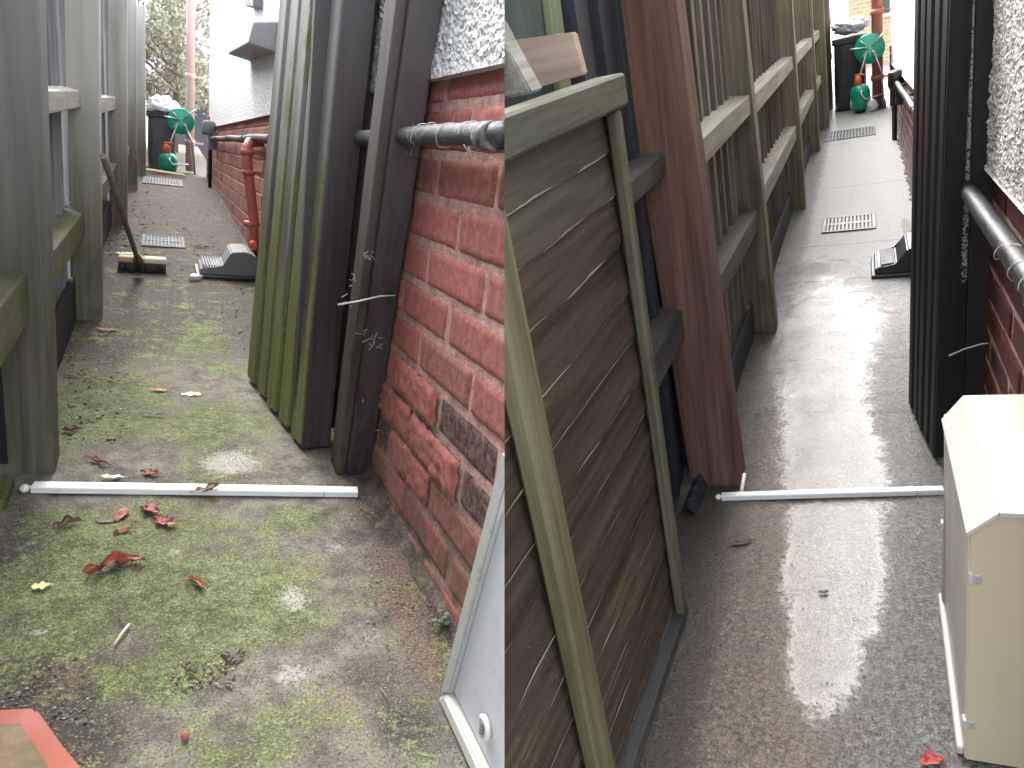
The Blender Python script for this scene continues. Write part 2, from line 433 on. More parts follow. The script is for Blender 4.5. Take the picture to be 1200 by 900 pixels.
def path_right_mat():
    k = NT('wet_concrete')
    g = lambda u, v: R.G(u, v)
    w = k.noise(3.2, 4, 0.6, k.vec((1.6, 0.7, 1)), 0.5)
    m = k.noise(16, 5, 0.65)
    f = k.noise(80, 4, 0.7)
    ff = k.noise(230, 3, 0.7)
    peb = k.vor(150)
    y = k.sep(1)

    def bl(u, v, rx, ry, a=1.0):
        p = g(u, v)
        o = k.blob(p.x, p.y, rx, ry)
        return k.mth('MULTIPLY', o, a) if a != 1.0 else o
    base = k.ramp(k.mth('ADD', k.mth('MULTIPLY', f, 0.5), k.mth('MULTIPLY', ff, 0.5)),
                  [(0.36, (0.03, 0.022, 0.015)), (0.5, (0.15, 0.114, 0.082)), (0.64, (0.32, 0.255, 0.195))])
    grey = k.ramp(k.mth('ADD', k.mth('MULTIPLY', f, 0.5), k.mth('MULTIPLY', ff, 0.5)),
                  [(0.36, (0.024, 0.022, 0.02)), (0.5, (0.11, 0.105, 0.095)), (0.64, (0.26, 0.25, 0.23))])
    side = k.mr(k.total([k.sep(0), k.mth('MULTIPLY', m, 0.3)]), -0.02, 0.2)
    c = k.mix(k.mth('MAXIMUM', side, k.mr(y, 2.4, 3.4)), base, grey)
    c = k.mix(k.mr(m, 0.5, 0.75, 0, 0.45), c, (0.05, 0.043, 0.036))
    green = k.mr(k.total([bl(905, 640, 0.09, 0.3, 0.6), bl(890, 460, 0.1, 0.5, 0.4), k.mth('MULTIPLY', w, 0.6), k.mth('MULTIPLY', f, 0.4)]), 0.85, 1.25)
    c = k.mix(k.mth('MULTIPLY', green, 0.5), c, (0.15, 0.15, 0.06))
    stain = k.mr(k.total([bl(945, 316, 0.24, 0.26), bl(990, 305, 0.1, 0.12, 0.6), bl(1062, 265, 0.05, 0.4), k.mth('MULTIPLY', m, 0.8)]), 0.78, 1.05)
    c = k.mix(k.mth('MULTIPLY', stain, 0.7), c, (0.14, 0.10, 0.045))
    pale = k.mth('MULTIPLY', k.mr(y, 2.6, 4.5), k.mr(f, 0.35, 0.6, 0.5, 1.0))  # far stretch paled: sky reflection painted into the concrete colour
    c = k.mix(pale, c, (0.33, 0.33, 0.325))
    for yy in (2.62, 3.08, 4.1, 4.75, 6.3, 8.2):
        jn = k.mth('ABSOLUTE', k.mth('SUBTRACT', k.mth('ADD', y, k.mth('MULTIPLY', k.mth('SUBTRACT', m, 0.5), 0.05)), yy))
        c = k.mix(k.mth('MULTIPLY', k.mr(jn, 0.011, 0.004), 0.7), c, (0.03, 0.028, 0.025))
    c = k.mix(k.mth('MULTIPLY', stain, 0.75), c, (0.13, 0.095, 0.05))
    edge = k.mr(k.total([k.mr(k.sep(0), -0.24, -0.40, 0, 0.8), k.mth('MULTIPLY', m, 0.7)]), 0.6, 1.1)
    c = k.mix(k.mth('MULTIPLY', edge, 0.8), c, (0.03, 0.027, 0.024))
    # standing water film down the middle
    wet = k.total([bl(975, 690, 0.20, 0.5, 0.85), bl(980, 640, 0.14, 0.25, 0.35), bl(960, 800, 0.12, 0.25, 0.5), bl(985, 560, 0.26, 0.8, 0.7), bl(965, 420, 0.34, 1.6, 0.7),
                   k.mr(y, 2.5, 4.5, 0, 0.5), k.mth('MULTIPLY', w, 0.45), k.mth('MULTIPLY', m, 0.55), k.mth('MULTIPLY', f, 0.6), k.mr(y, 3.2, 5.5, 0, -0.75)])
    wm = k.mr(wet, 0.55, 1.5)
    c = k.mix(k.mth('MULTIPLY', wm, 0.35), c, (0.04, 0.038, 0.036))
    rough = k.mth('ADD', k.mr(wm, 0, 1, 0.30, 0.055), k.mth('MULTIPLY', ff, 0.08))
    hb = k.mth('ADD', f, k.mth('MULTIPLY', ff, 0.5))
    n = k.bump(k.mth('MULTIPLY', hb, k.mr(wm, 0, 1, 1.0, 0.22)), 0.7, 0.012)
    n = k.bump(k.mth('MULTIPLY', peb, k.mr(wm, 0, 1, 1.0, 0.05)), 0.5, 0.006, n)
    ms = k.done(c, rough, n, k.mr(wm, 0, 1, 0.5, 0.60))
    return ms


MAT['path_l'] = path_left_mat()
MAT['path_r'] = path_right_mat()
k = NT('packed_earth')
MAT['earth'] = k.done(k.ramp(k.noise(3, 6, 0.65), [(0.3, (0.05, 0.042, 0.03)), (0.7, (0.16, 0.135, 0.10))]), 0.95, k.bump(k.noise(30, 4), 0.6, 0.03))
k = NT('beige_house_brick')
bt = k.node('ShaderNodeTexBrick')
k.link(k.vec((1, 1, 1), (0, 0, 0), (math.pi / 2, 0, 0)), bt.inputs['Vector'])
bt.inputs['Scale'].default_value = 4
for q, cc in (('Color1', (0.50, 0.42, 0.26, 1)), ('Color2', (0.42, 0.35, 0.2, 1)), ('Mortar', (0.6, 0.55, 0.45, 1))):
    bt.inputs[q].default_value = cc
MAT['beige'] = k.done(bt.outputs['Color'], 0.85)
MAT['far_wall'] = plastic('pale_render', (0.62, 0.61, 0.58), 0.8, 0.15, (0.45, 0.43, 0.4), 3)
MAT['roof'] = plastic('slate_roof', (0.10, 0.10, 0.12), 0.7, 0.3, (0.16, 0.15, 0.15), 5)

# ------------------------------------------------------------------ mesh helpers


class MB:
    def __init__(self):
        self.bm = bmesh.new()
        self.tint = None

    def _tint(self, faces, c, mi):
        for f in faces:
            f.material_index = mi
        if c is not None:
            if self.tint is None:
                self.tint = self.bm.loops.layers.color.new('tint')
            for f in faces:
                for lp in f.loops:
                    lp[self.tint] = (*c, 1)

    def hexa(self, p, bev=0.0, c=None, mi=0, seg=1):
        """8 corners: bottom ring then top ring"""
        v = [self.bm.verts.new(x) for x in p]
        fs = [self.bm.faces.new([v[i] for i in q]) for q in ((0, 3, 2, 1), (4, 5, 6, 7), (0, 1, 5, 4), (1, 2, 6, 5), (2, 3, 7, 6), (3, 0, 4, 7))]
        if bev:
            es = list({e for f in fs for e in f.edges})
            r = bmesh.ops.bevel(self.bm, geom=es, offset=bev, segments=seg, profile=0.6, affect='EDGES', clamp_overlap=True)
            vs = set(r['verts'])
            fs = [f for f in self.bm.faces if any(x in vs for x in f.verts)]
        self._tint(fs, c, mi)
        return fs

    def box(self, x0, x1, y0, y1, z0, z1, bev=0.0, c=None, mi=0, seg=1):
        return self.hexa([(x0, y0, z0), (x1, y0, z0), (x1, y1, z0), (x0, y1, z0), (x0, y0, z1), (x1, y0, z1), (x1, y1, z1), (x0, y1, z1)], bev, c, mi, seg)

    def member(self, x, y, w, d, z0, z1, lean=(0, 0), bev=0.004, cuts=10, jit=0.0007, cap=0.0):
        """timber post, front right edge on x,y; worn edges, slight wander"""
        p = []
        for z in (z0, z1):
            dx, dy = lean[0] * z, lean[1] * z
            p += [(x - w + dx, y + dy, z), (x + dx, y + dy, z), (x + dx, y + d + dy, z), (x - w + dx, y + d + dy, z)]
        p[6] = (p[6][0], p[6][1], p[6][2] + cap)
        p[7] = (p[7][0], p[7][1], p[7][2] + cap)
        n0 = len(self.bm.verts)
        self.hexa(p, bev, seg=2)
        self.bm.verts.ensure_lookup_table()
        vs = list(self.bm.verts)[n0:]
        es = [e for e in {e for q in vs for e in q.link_edges} if abs((e.verts[0].co - e.verts[1].co).z) > 0.5 * (z1 - z0)]
        if cuts and es:
            r = bmesh.ops.subdivide_edges(self.bm, edges=es, cuts=cuts, use_grid_fill=False)
        self.bm.verts.ensure_lookup_table()
        for q in list(self.bm.verts)[n0:]:
            h = noise.noise_vector(q.co * 9 + V((x * 7, y * 3, 0)))
            q.co += V((h.x, h.y, 0)) * jit * 2
        return self

    def tube(self, pts, r, n=10, c=None, mi=0, caps=True):
        pts = [V(p) for p in pts]
        rr = r if isinstance(r, (list, tuple)) else [r] * len(pts)
        rings = []
        up = None
        for i, p in enumerate(pts):
            d = (pts[min(i + 1, len(pts) - 1)] - pts[max(i - 1, 0)]).normalized()
            if up is None:
                up = d.orthogonal().normalized()
            a = (up - d * up.dot(d))
            a = a.normalized() if a.length > 1e-5 else d.orthogonal().normalized()
            up = a
            b = d.cross(a)
            rings.append([self.bm.verts.new(p + (a * math.cos(t) + b * math.sin(t)) * rr[i]) for t in [2 * math.pi * q / n for q in range(n)]])
        fs = []
        for A, B in zip(rings, rings[1:]):
            for q in range(n):
                f = self.bm.faces.new((A[q], A[(q + 1) % n], B[(q + 1) % n], B[q]))
                f.smooth = True
                fs.append(f)
        if caps:
            fs.append(self.bm.faces.new(rings[0][::-1]))
            fs.append(self.bm.faces.new(rings[-1]))
        self._tint(fs, c, mi)
        return self

    def lathe(self, prof, cen=(0, 0, 0), n=24, axis='z', mi=0, smooth=True):
        cen = V(cen)
        rings = []
        for r, z in prof:
            ring = []
            for q in range(n):
                t = 2 * math.pi * q / n
                x, y = r * math.cos(t), r * math.sin(t)
                p = {'z': (x, y, z), 'y': (x, z, y), 'x': (z, x, y)}[axis]
                ring.append(self.bm.verts.new(cen + V(p)))
            rings.append(ring)
        for A, B in zip(rings, rings[1:]):
            for q in range(n):
                f = self.bm.faces.new((A[q], A[(q + 1) % n], B[(q + 1) % n], B[q]))
                f.smooth = smooth
                f.material_index = mi
        for ring in (rings[0][::-1], rings[-1]):
            f = self.bm.faces.new(ring)
            f.material_index = mi
        return self

    def prism(self, poly, axis, a, b, bev=0.0, mi=0):
        """extrude a 2D outline along axis from a to b"""
        def P(u, v, w):
            return {'x': (w, u, v), 'y': (u, w, v), 'z': (u, v, w)}[axis]
        A = [self.bm.verts.new(P(u, v, a)) for u, v in poly]
        B = [self.bm.verts.new(P(u, v, b)) for u, v in poly]
        n = len(poly)
        fs = [self.bm.faces.new(A), self.bm.faces.new(B[::-1])]
        for i in range(n):
            fs.append(self.bm.faces.new((A[i], B[i], B[(i + 1) % n], A[(i + 1) % n])))
        if bev:
            es = list({e for f in fs for e in f.edges})
            r = bmesh.ops.bevel(self.bm, geom=es, offset=bev, segments=2, affect='EDGES', clamp_overlap=True)
            vs = set(r['verts'])
            fs = [f for f in self.bm.faces if any(x in vs for x in f.verts)]
        for f in fs:
            f.material_index = mi
        return self

    def grid(self, xs, ys, fn, mi=0, smooth=True):
        vs = [[self.bm.verts.new(fn(x, y)) for x in xs] for y in ys]
        for j in range(len(ys) - 1):
            for i in range(len(xs) - 1):
                f = self.bm.faces.new((vs[j][i], vs[j][i + 1], vs[j + 1][i + 1], vs[j + 1][i]))
                f.smooth = smooth
                f.material_index = mi
        return self

    def blob(self, cen, rad, sub=3, amp=0.2, fr=3.0, seed=0, mi=0, floor=None):
        r = bmesh.ops.create_icosphere(self.bm, subdivisions=sub, radius=1)
        for q in r['verts']:
            d = q.co.normalized()
            a = 1 + amp * noise.fractal(d * fr + V((seed, seed * 2.3, 0)), 0.8, 2.0, 4)
            q.co = V((cen[0] + d.x * rad[0] * a, cen[1] + d.y * rad[1] * a, cen[2] + d.z * rad[2] * a))
            if floor is not None and q.co.z < floor:
                q.co.z = floor
        for f in {f for q in r['verts'] for f in q.link_faces}:
            f.smooth = True
            f.material_index = mi
        return self

    def build(self, name, mats, A=None, parent=None, base=(0, 0, 0), cut=True):
        """link as ONE mesh object; points are in passage coordinates, base is the thing's foot"""
        bm = self.bm
        bmesh.ops.recalc_face_normals(bm, faces=bm.faces)
        if A is not None and cut:
            co = A.Mi @ CAM
            no = (A.Mi.to_3x3() @ SEAM_NO).normalized()
            ds = [(q.co - co).dot(no) * A.keep for q in bm.verts]
            if ds and min(ds) < 0:
                kw = {'clear_inner': True} if A.keep > 0 else {'clear_outer': True}
                g = bmesh.ops.bisect_plane(bm, geom=bm.verts[:] + bm.edges[:] + bm.faces[:], plane_co=co, plane_no=no, dist=1e-6, **kw)
                es = [e for e in g['geom_cut'] if isinstance(e, bmesh.types.BMEdge)]
                if es:
                    bmesh.ops.holes_fill(bm, edges=es, sides=0)
                if not bm.faces:
                    print('EMPTY AFTER CUT', name)
        bmesh.ops.translate(bm, verts=bm.verts, vec=-V(base))
        me = bpy.data.meshes.new(name)
        bm.to_mesh(me)
        bm.free()
        for m in (mats if isinstance(mats, (list, tuple)) else [mats]):
            me.materials.append(MAT[m] if isinstance(m, str) else m)
        o = bpy.data.objects.new(name, me)
        COL.objects.link(o)
        if parent is not None:
            o.parent = parent
        elif A is not None:
            o.matrix_world = A.M @ Matrix.Translation(V(base))
        else:
            o.location = base
        return o


def tag(o, label=None, cat=None, group=None, kind=None):
    for kk, vv in (('label', label), ('category', cat), ('group', group), ('kind', kind)):
        if vv:
            o[kk] = vv
    return o


def thing(name, label, cat, A, base=(0, 0, 0), group=None):
    o = bpy.data.objects.new(name, None)
    o.empty_display_size = 0.1
    COL.objects.link(o)
    o.matrix_world = A.M @ Matrix.Translation(V(base)) if A is not None else Matrix.Translation(V(base))
    return tag(o, label, cat, group)


# ------------------------------------------------------------------ world and sun
w = bpy.data.worlds.new('World')
sc.world = w
w.use_nodes = True
nt = w.node_tree
sky = nt.nodes.new('ShaderNodeTexSky')
sky.sky_type = 'NISHITA'
sky.sun_disc = False
SUN_AZ = math.radians(-16)      # clockwise from +y
SUN_EL = math.radians(46)
sky.sun_elevation = SUN_EL
sky.sun_rotation = SUN_AZ
sky.air_density = 1.0
sky.dust_density = 4.0
sky.ozone_density = 1.0
hs = nt.nodes.new('ShaderNodeHueSaturation')
hs.inputs['Saturation'].default_value = 0.3
nt.links.new(sky.outputs[0], hs.inputs['Color'])
bg = nt.nodes['Background']
nt.links.new(hs.outputs[0], bg.inputs['Color'])
bg.inputs['Strength'].default_value = 0.15
sl = bpy.data.lights.new('sun', 'SUN')
sl.energy = 1.0
sl.angle = math.radians(92)
sl.color = (1.0, 0.97, 0.93)
so = bpy.data.objects.new('sun', sl)
COL.objects.link(so)
sdir = V((math.sin(SUN_AZ) * math.cos(SUN_EL), math.cos(SUN_AZ) * math.cos(SUN_EL), math.sin(SUN_EL)))
so.rotation_euler = sdir.to_track_quat('Z', 'Y').to_euler()
so.location = (0, 0, 20)
sc.view_settings.view_transform = 'Standard'
sc.view_settings.look = 'None'
sc.view_settings.gamma = 1
sc.view_settings.exposure = 2.9

# ------------------------------------------------------------------ ground
m = MB()
m.grid([-400, -40, -8, 0, 8, 40, 400], [-400, -40, -6, 0, 8, 40, 400], lambda x, y: (x, y, -0.6))
tag(m.build('ground', 'earth'), kind='structure')


def seq(a, b, d0, grow):
    o, d = [a], d0
    while o[-1] < b:
        o.append(o[-1] + d)
        d *= grow
    o[-1] = b
    return o


def make_path(A, mat, t0, t1, s0, s1, amp):
    m = MB()
    xs = [t0 + (t1 - t0) * i / 90 for i in range(91)]

    def fn(x, y):
        z = amp * noise.fractal(V((x * 6, y * 6, A.h)), 1.0, 2.0, 4) + amp * 0.5 * noise.noise(V((x * 60, y * 60, 2)))
        return (x, y, z - amp * 0.6)
    m.grid(xs, seq(s0, s1, 0.011, 1.006), fn)
    return tag(m.build('path', mat, A), kind='structure')


make_path(L, 'path_l', -0.9, 0.56, 0.35, 15, 0.0045)
make_path(R, 'path_r', -0.95, 0.4, 0.55, 16, 0.0032)


# ------------------------------------------------------------------ fences
def fence(A, label, tface, posts, boards, rails, zt=1.5, gravel=None):
    base = (tface, posts[0][0], 0)
    f = thing('wooden_fence', label, 'fence', A, base)
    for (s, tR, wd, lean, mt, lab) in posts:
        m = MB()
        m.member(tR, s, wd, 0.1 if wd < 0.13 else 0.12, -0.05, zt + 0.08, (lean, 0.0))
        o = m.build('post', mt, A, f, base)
        if lab:
            o['label'] = lab
    for (s0, s1, mt, pitch, z0, *off) in boards:
        m = MB()
        y = s0
        i = 0
        while y < s1 - 0.01:
            y2 = min(y + pitch, s1)
            x = tface - 0.03 - (off[0] if off else 0)
            j = random.uniform(-.003, .003)
            # feather-edge: thick edge at the near side, thin where the next board laps it
            m.hexa([(x - 0.006, y2 + 0.012, z0), (x - 0.024, y2 + 0.012, z0), (x - 0.024, y, z0), (x + 0.014 + j, y, z0),
                    (x - 0.006, y2 + 0.012, zt), (x - 0.024, y2 + 0.012, zt), (x - 0.024, y, zt), (x + 0.014 + j, y, zt)], 0.0015)
            y += pitch
            i += 1
        m.build('board_panel', mt, A, f, base)
    for (s0, s1, za, zb, hh, mt, dx) in rails:
        m = MB()
        x0, x1 = tface - (0.045 if dx > -.02 else .088), tface + 0.035 + dx
        m.hexa([(x0, s0, za - hh), (x1, s0, za - hh), (x1, s1, zb - hh), (x0, s1, zb - hh), (x0, s0, za + 0.008), (x1, s0, za), (x1, s1, zb), (x0, s1, zb + 0.008)], 0.004, seg=2)
        m.build('rail', mt, A, f, base)
    if gravel:
        for s0, s1, z in gravel:
            m = MB()
            m.box(tface - 0.02, tface - 0.002, s0, s1, -0.03, z, 0.003)
            m.build('gravel_board', 'black_board', A, f, base)
    return f


def lean_of(A, s, t0, ut):
    p = A.SS(ut, 0, s)
    return (p.x - t0) / p.z


LP = []
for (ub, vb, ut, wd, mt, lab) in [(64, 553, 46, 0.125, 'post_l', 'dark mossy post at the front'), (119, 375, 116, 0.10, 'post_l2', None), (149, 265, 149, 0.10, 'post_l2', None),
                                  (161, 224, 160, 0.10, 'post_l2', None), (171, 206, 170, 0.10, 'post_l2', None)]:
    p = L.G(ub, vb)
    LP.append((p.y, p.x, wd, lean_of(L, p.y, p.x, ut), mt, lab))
sl_ = [q[0] for q in LP]
fL = fence(L, 'long grey green timber fence of square posts beside the mossy path', -0.29, LP,
      [(0.5, sl_[0], 'black_board', 0.12, 0.03), (sl_[0] + .1, sl_[1], 'board_l', 0.13, 0.05), (sl_[1] + .1, sl_[2], 'board_l', 0.13, 0.05), (sl_[2] + .1, 14, 'board_l', 0.16, 0.05)],
      [(0.6, sl_[0], 0.47, 0.455, 0.1, 'rail_moss', 0), (sl_[0] + .1, sl_[1], 0.81, 0.81, 0.055, 'rail_l', 0), (sl_[0] + .1, sl_[1], 0.43, 0.40, 0.085, 'rail_moss', 0),
       (sl_[1] + .1, sl_[2], 0.785, 0.77, 0.07, 'rail_l', 0), (sl_[1] + .1, sl_[2], 0.40, 0.38, 0.08, 'rail_moss', 0), (sl_[2] + .1, 13, 0.76, 0.70, 0.07, 'rail_l', 0),
       (sl_[2] + .1, 13, 0.38, 0.34, 0.07, 'rail_l', 0)],
      gravel=[(sl_[0] + .1, sl_[1], 0.16), (sl_[1] + .1, sl_[2], 0.16)])
RP = []
for (ub, vb, ut, wd, mt, lab) in [(868, 570, 792, 0.155, 'post_red', 'leaning red brown post with worn pink edge'), (910, 388, 870, 0.115, 'post_r', None), (944, 245, 928, 0.115, 'post_r', None),
                                  (961, 177, 951, 0.11, 'post_r', None), (972, 149, 965, 0.10, 'post_r', None), (976, 128, 972, 0.10, 'post_r', None)]:
    p = R.G(ub, vb)
    RP.append((p.y, p.x, wd, lean_of(R, p.y, p.x, ut), mt, lab))
sr_ = [q[0] for q in RP]
fR = fence(R, 'long damp brown timber fence of leaning posts beside the wet path', -0.47, RP,
      [(1.695, sr_[0] + 0.5, 'shade_board', 0.17, 0.0, 0.06), (sr_[0] + .12, sr_[1], 'board_r', 0.15, 0.05), (sr_[1] + .1, sr_[2], 'board_r', 0.16, 0.05), (sr_[2] + .1, 14, 'board_r', 0.18, 0.05)],
      [(1.25, sr_[0] + 0.02, 1.045, 1.04, 0.055, 'rail_dark', -0.055), (1.25, sr_[0] + 0.02, 0.61, 0.595, 0.09, 'rail_dark', -0.055),
       (sr_[0] + .12, sr_[1], 1.035, 1.03, 0.075, 'rail_r', 0.01), (sr_[0] + .12, sr_[1], 0.60, 0.56, 0.08, 'rail_dark', 0.01),
       (sr_[1] + .1, sr_[2], 1.01, 1.01, 0.08, 'rail_r', 0.01), (sr_[1] + .1, sr_[2], 0.60, 0.57, 0.09, 'rail_r', 0.01),
       (sr_[2] + .1, 13, 1.01, 0.98, 0.08, 'rail_r', 0.01), (sr_[2] + .1, 13, 0.58, 0.52, 0.08, 'rail_r', 0.01)],
      gravel=[(sr_[0] + .12, sr_[1], 0.14), (sr_[1] + .1, sr_[2], 0.14), (sr_[2] + .1, 10, 0.14)])


# ------------------------------------------------------------------ house walls
def house(A, label, tw, s0, s1, ztop, tilt, tints, bmat, dmat, bl=0.30, ch=0.0858, zfirst=0.02, spalled=(), grey=(), ydash=None, phase=None):
    """brick plinth of separate bricks laid dead level (the path climbs past it), rough cast render above"""
    base = (tw, s0, 0)
    h = thing('house', label, 'house', A, base)
    lev = lambda s: -tilt * (s - 1.3)            # a level course sinks against the climbing path
    n_c = int(ztop / ch) + 8
    m = MB()
    m.grid([s0 + i * 0.08 for i in range(int((s1 - s0) / 0.08) + 2)], [-0.05, 0.2, 0.5, 0.8, ztop + 0.03],
           lambda s, z: (tw + 0.004 + 0.003 * noise.noise(V((s * 30, z * 30, 1))), s, z + lev(s) if z > 0.7 else z))
    m.build('mortar_bed', 'mortar', A, h, base)
    m = MB()
    zs0 = (phase if phase else ztop) - n_c * ch
    for c in range(n_c):
        za, zb = zs0 + c * ch + 0.006, zs0 + (c + 1) * ch - 0.004
        y = s0 + (0.15 if (c % 2) else 0.0) - 0.2
        while y < s1:
            y2 = y + bl - 0.011
            ym = (y + y2) / 2
            if zb + lev(ym) > -0.02 and zb < ztop + 0.05:
                key = (c - n_c, round((ym - s0 + 0.2) / bl))
                tn = random.choice(tints)
                jj = random.uniform(0.85, 1.12)
                tn = tuple(min(1, q * jj) for q in tn)
                near = ym < 2.6
                sp_ = any(abs(ym - q[0]) < bl * 0.5 and abs((za + zb) / 2 + lev(ym) - q[1]) < ch * 0.5 for q in spalled)
                if any(abs(ym - q[0]) < bl * 0.5 and abs((za + zb) / 2 + lev(ym) - q[1]) < ch * 0.5 for q in grey):
                    tn = (0.19, 0.13, 0.10)
                x = tw + random.uniform(-0.002, 0.002)
                if sp_:
                    x -= 0.007
                    tn = (0.56, 0.30, 0.255)
                if near:
                    nx, nz = 26, 9
                    ys = [y + (y2 - y) * i / nx for i in range(nx + 1)]
                    zz = [za + (zb - za) * i / nz for i in range(nz + 1)]

                    def fn(a, b, sp_=sp_, x=x, y=y, y2=y2, za=za, zb=zb):
                        e = min(a - y, y2 - a, b - za, zb - b)
                        wob = noise.fractal(V((a * 40, b * 40, 3)), 1, 2, 3)
                        dx = 0.007 * max(0, 1 - (e + 0.0015 * wob) / 0.0045)
                        if sp_:
                            dx += 0.0065 * noise.fractal(V((a * 60, b * 60, 8)), 0.8, 2, 4)
                        else:
                            dx += 0.0009 * noise.fractal(V((a * 22, b * 22, c)), 1, 2, 4)
                        if noise.noise(V((a * 14, b * 14, 20 + c))) > 0.55 and e < 0.012:
                            dx += 0.004
                        return (x + dx, a, b + lev(a))
                    nf = len(m.bm.faces)
                    m.grid(ys, zz, fn)
                    m.bm.faces.ensure_lookup_table()
                    m._tint([m.bm.faces[i] for i in range(nf, len(m.bm.faces))], tn, 0)
                else:
                    m.hexa([(x, y, za + lev(y)), (x + 0.03, y, za + lev(y)), (x + 0.03, y2, za + lev(y2)), (x, y2, za + lev(y2)),
                            (x, y, zb + lev(y)), (x + 0.03, y, zb + lev(y)), (x + 0.03, y2, zb + lev(y2)), (x, y2, zb + lev(y2))], 0.003, tn)
            y += bl
    m.build('brick_plinth', bmat, A, h, base)
    # rough cast render: real pebbles near the lens, a plain coat further on
    m = MB()
    yn = ydash if ydash else s0

    def dash(s, z):
        d = noise.voronoi(V((s * 75, z * 75, 0)))[0]
        r = 0.008 * max(0, 0.75 - d[0]) + 0.004 * noise.noise(V((s * 120, z * 120, 5)))
        return (tw - 0.012 - r + 0.012 * noise.noise(V((s * 4, z * 4, 0))), s, z + lev(s))
    hi = ztop + 0.75
    m.grid([yn + i * 0.0055 for i in range(int(1.2 / 0.0055))], [ztop + 0.006 * i for i in range(int((hi - ztop) / 0.006) + 1)], dash)
    ye = yn + 0.0055 * (int(1.2 / 0.0055) - 1)
    m.box(tw - 0.010, tw + 0.2, ye, s1, ztop + lev(ye) * 0 - 0.0, ztop + 0.01) if False else None
    sn = int((s1 - ye) / 0.06) + 1
    m.grid([ye + (s1 - ye) * i / sn for i in range(sn + 1)], [ztop, ztop + 0.1, ztop + 0.3, hi, 4.6],
           lambda s, z: (tw - 0.014 + 0.004 * noise.noise(V((s * 20, z * 20, 0))), s, z + lev(s)))
    m.grid([s0, ye], [hi - 0.002, 4.6], lambda s, z: (tw - 0.014, s, z + lev(s)))
    m.grid([s0, s1], [0, 0.03], lambda s, z: (tw - 0.02 + z, s, ztop + lev(s) - 0.0005))
    m.build('render_coat', dmat, A, h, base)
    # the body of the house behind
    m = MB()
    m.box(tw + 0.03, tw + (1.2 if A is L else 5), s0 + 0.001, s1 + 0.02, -0.3, 4.4)
    m.build('wall_core', 'far_wall', A, h, base)
    return h


LT = L.TT
spal = []
for u, v in [(470, 470), (505, 505), (525, 545), (500, 560)]:
    p = LT(u, v, 0.475)
    spal.append((p.y, p.z))
gr = []
for u, v in [(452, 508), (555, 590), (568, 560), (545, 600)]:
    p = LT(u, v, 0.475)
    gr.append((p.y, p.z))
RED_L = [(0.55, 0.30, 0.26), (0.58, 0.325, 0.28), (0.51, 0.275, 0.24), (0.59, 0.345, 0.30), (0.55, 0.315, 0.275)]
house_l = house(L, 'rendered house with red brick plinth behind the propped mossy gate', 0.475, 0.75, 9.4, 0.945, 0.052, RED_L, 'brick_l', 'dash_l', spalled=spal, grey=gr, ydash=0.9, phase=0.983)
RED_R = [(0.25, 0.11, 0.085), (0.28, 0.125, 0.10), (0.22, 0.095, 0.075), (0.30, 0.14, 0.11), (0.24, 0.12, 0.10)]
house_r = house(R, 'rendered house with damp red brick plinth behind the black gate', 0.29, 0.9, 10.6, 0.915, 0.050, RED_R, 'brick_r', 'dash_r', ydash=1.35)
for A, h, tw, s1 in ((L, house_l, 0.475, 9.4), (R, house_r, 0.29, 10.6)):
    m = MB()                                  # brick corner pier at the far end
    for c in range(8):
        m.box(tw - 0.03, tw + 0.2, s1 - 0.22 + (0.02 if c % 2 else 0), s1 + 0.03, c * 0.085 - 0.02, c * 0.085 + 0.055, 0.003, random.choice(RED_L))
    m.build('corner_pier', 'brick_l' if A is L else 'brick_r', A, h, (tw, 0.75 if A is L else 0.9, 0))
# cement fillet at the foot of both walls
for A, h, tw, s0, s1 in ((L, house_l, 0.475, 0.75, 9.3), (R, house_r, 0.29, 0.9, 10.5)):
    m = MB()
    n_ = int((s1 - s0) / 0.03)

    def fn(a, s, tw=tw):
        r = noise.fractal(V((s * 14, a * 3, tw)), 1, 2, 4)
        x = tw + 0.006 - 0.036 * a - 0.014 * r * a
        return (x, s, 0.030 * (1 - a) ** 1.6 + 0.006 * r - 0.003)
    m.grid([0, 0.2, 0.4, 0.6, 0.8, 1.0], [s0 + (s1 - s0) * i / n_ for i in range(n_ + 1)], lambda a, s, fn=fn: fn(a, s))
    m.build('cement_fillet', 'fillet', A, h, (tw, 0.75 if A is L else 0.9, 0))

# ------------------------------------------------------------------ long pipes on the walls


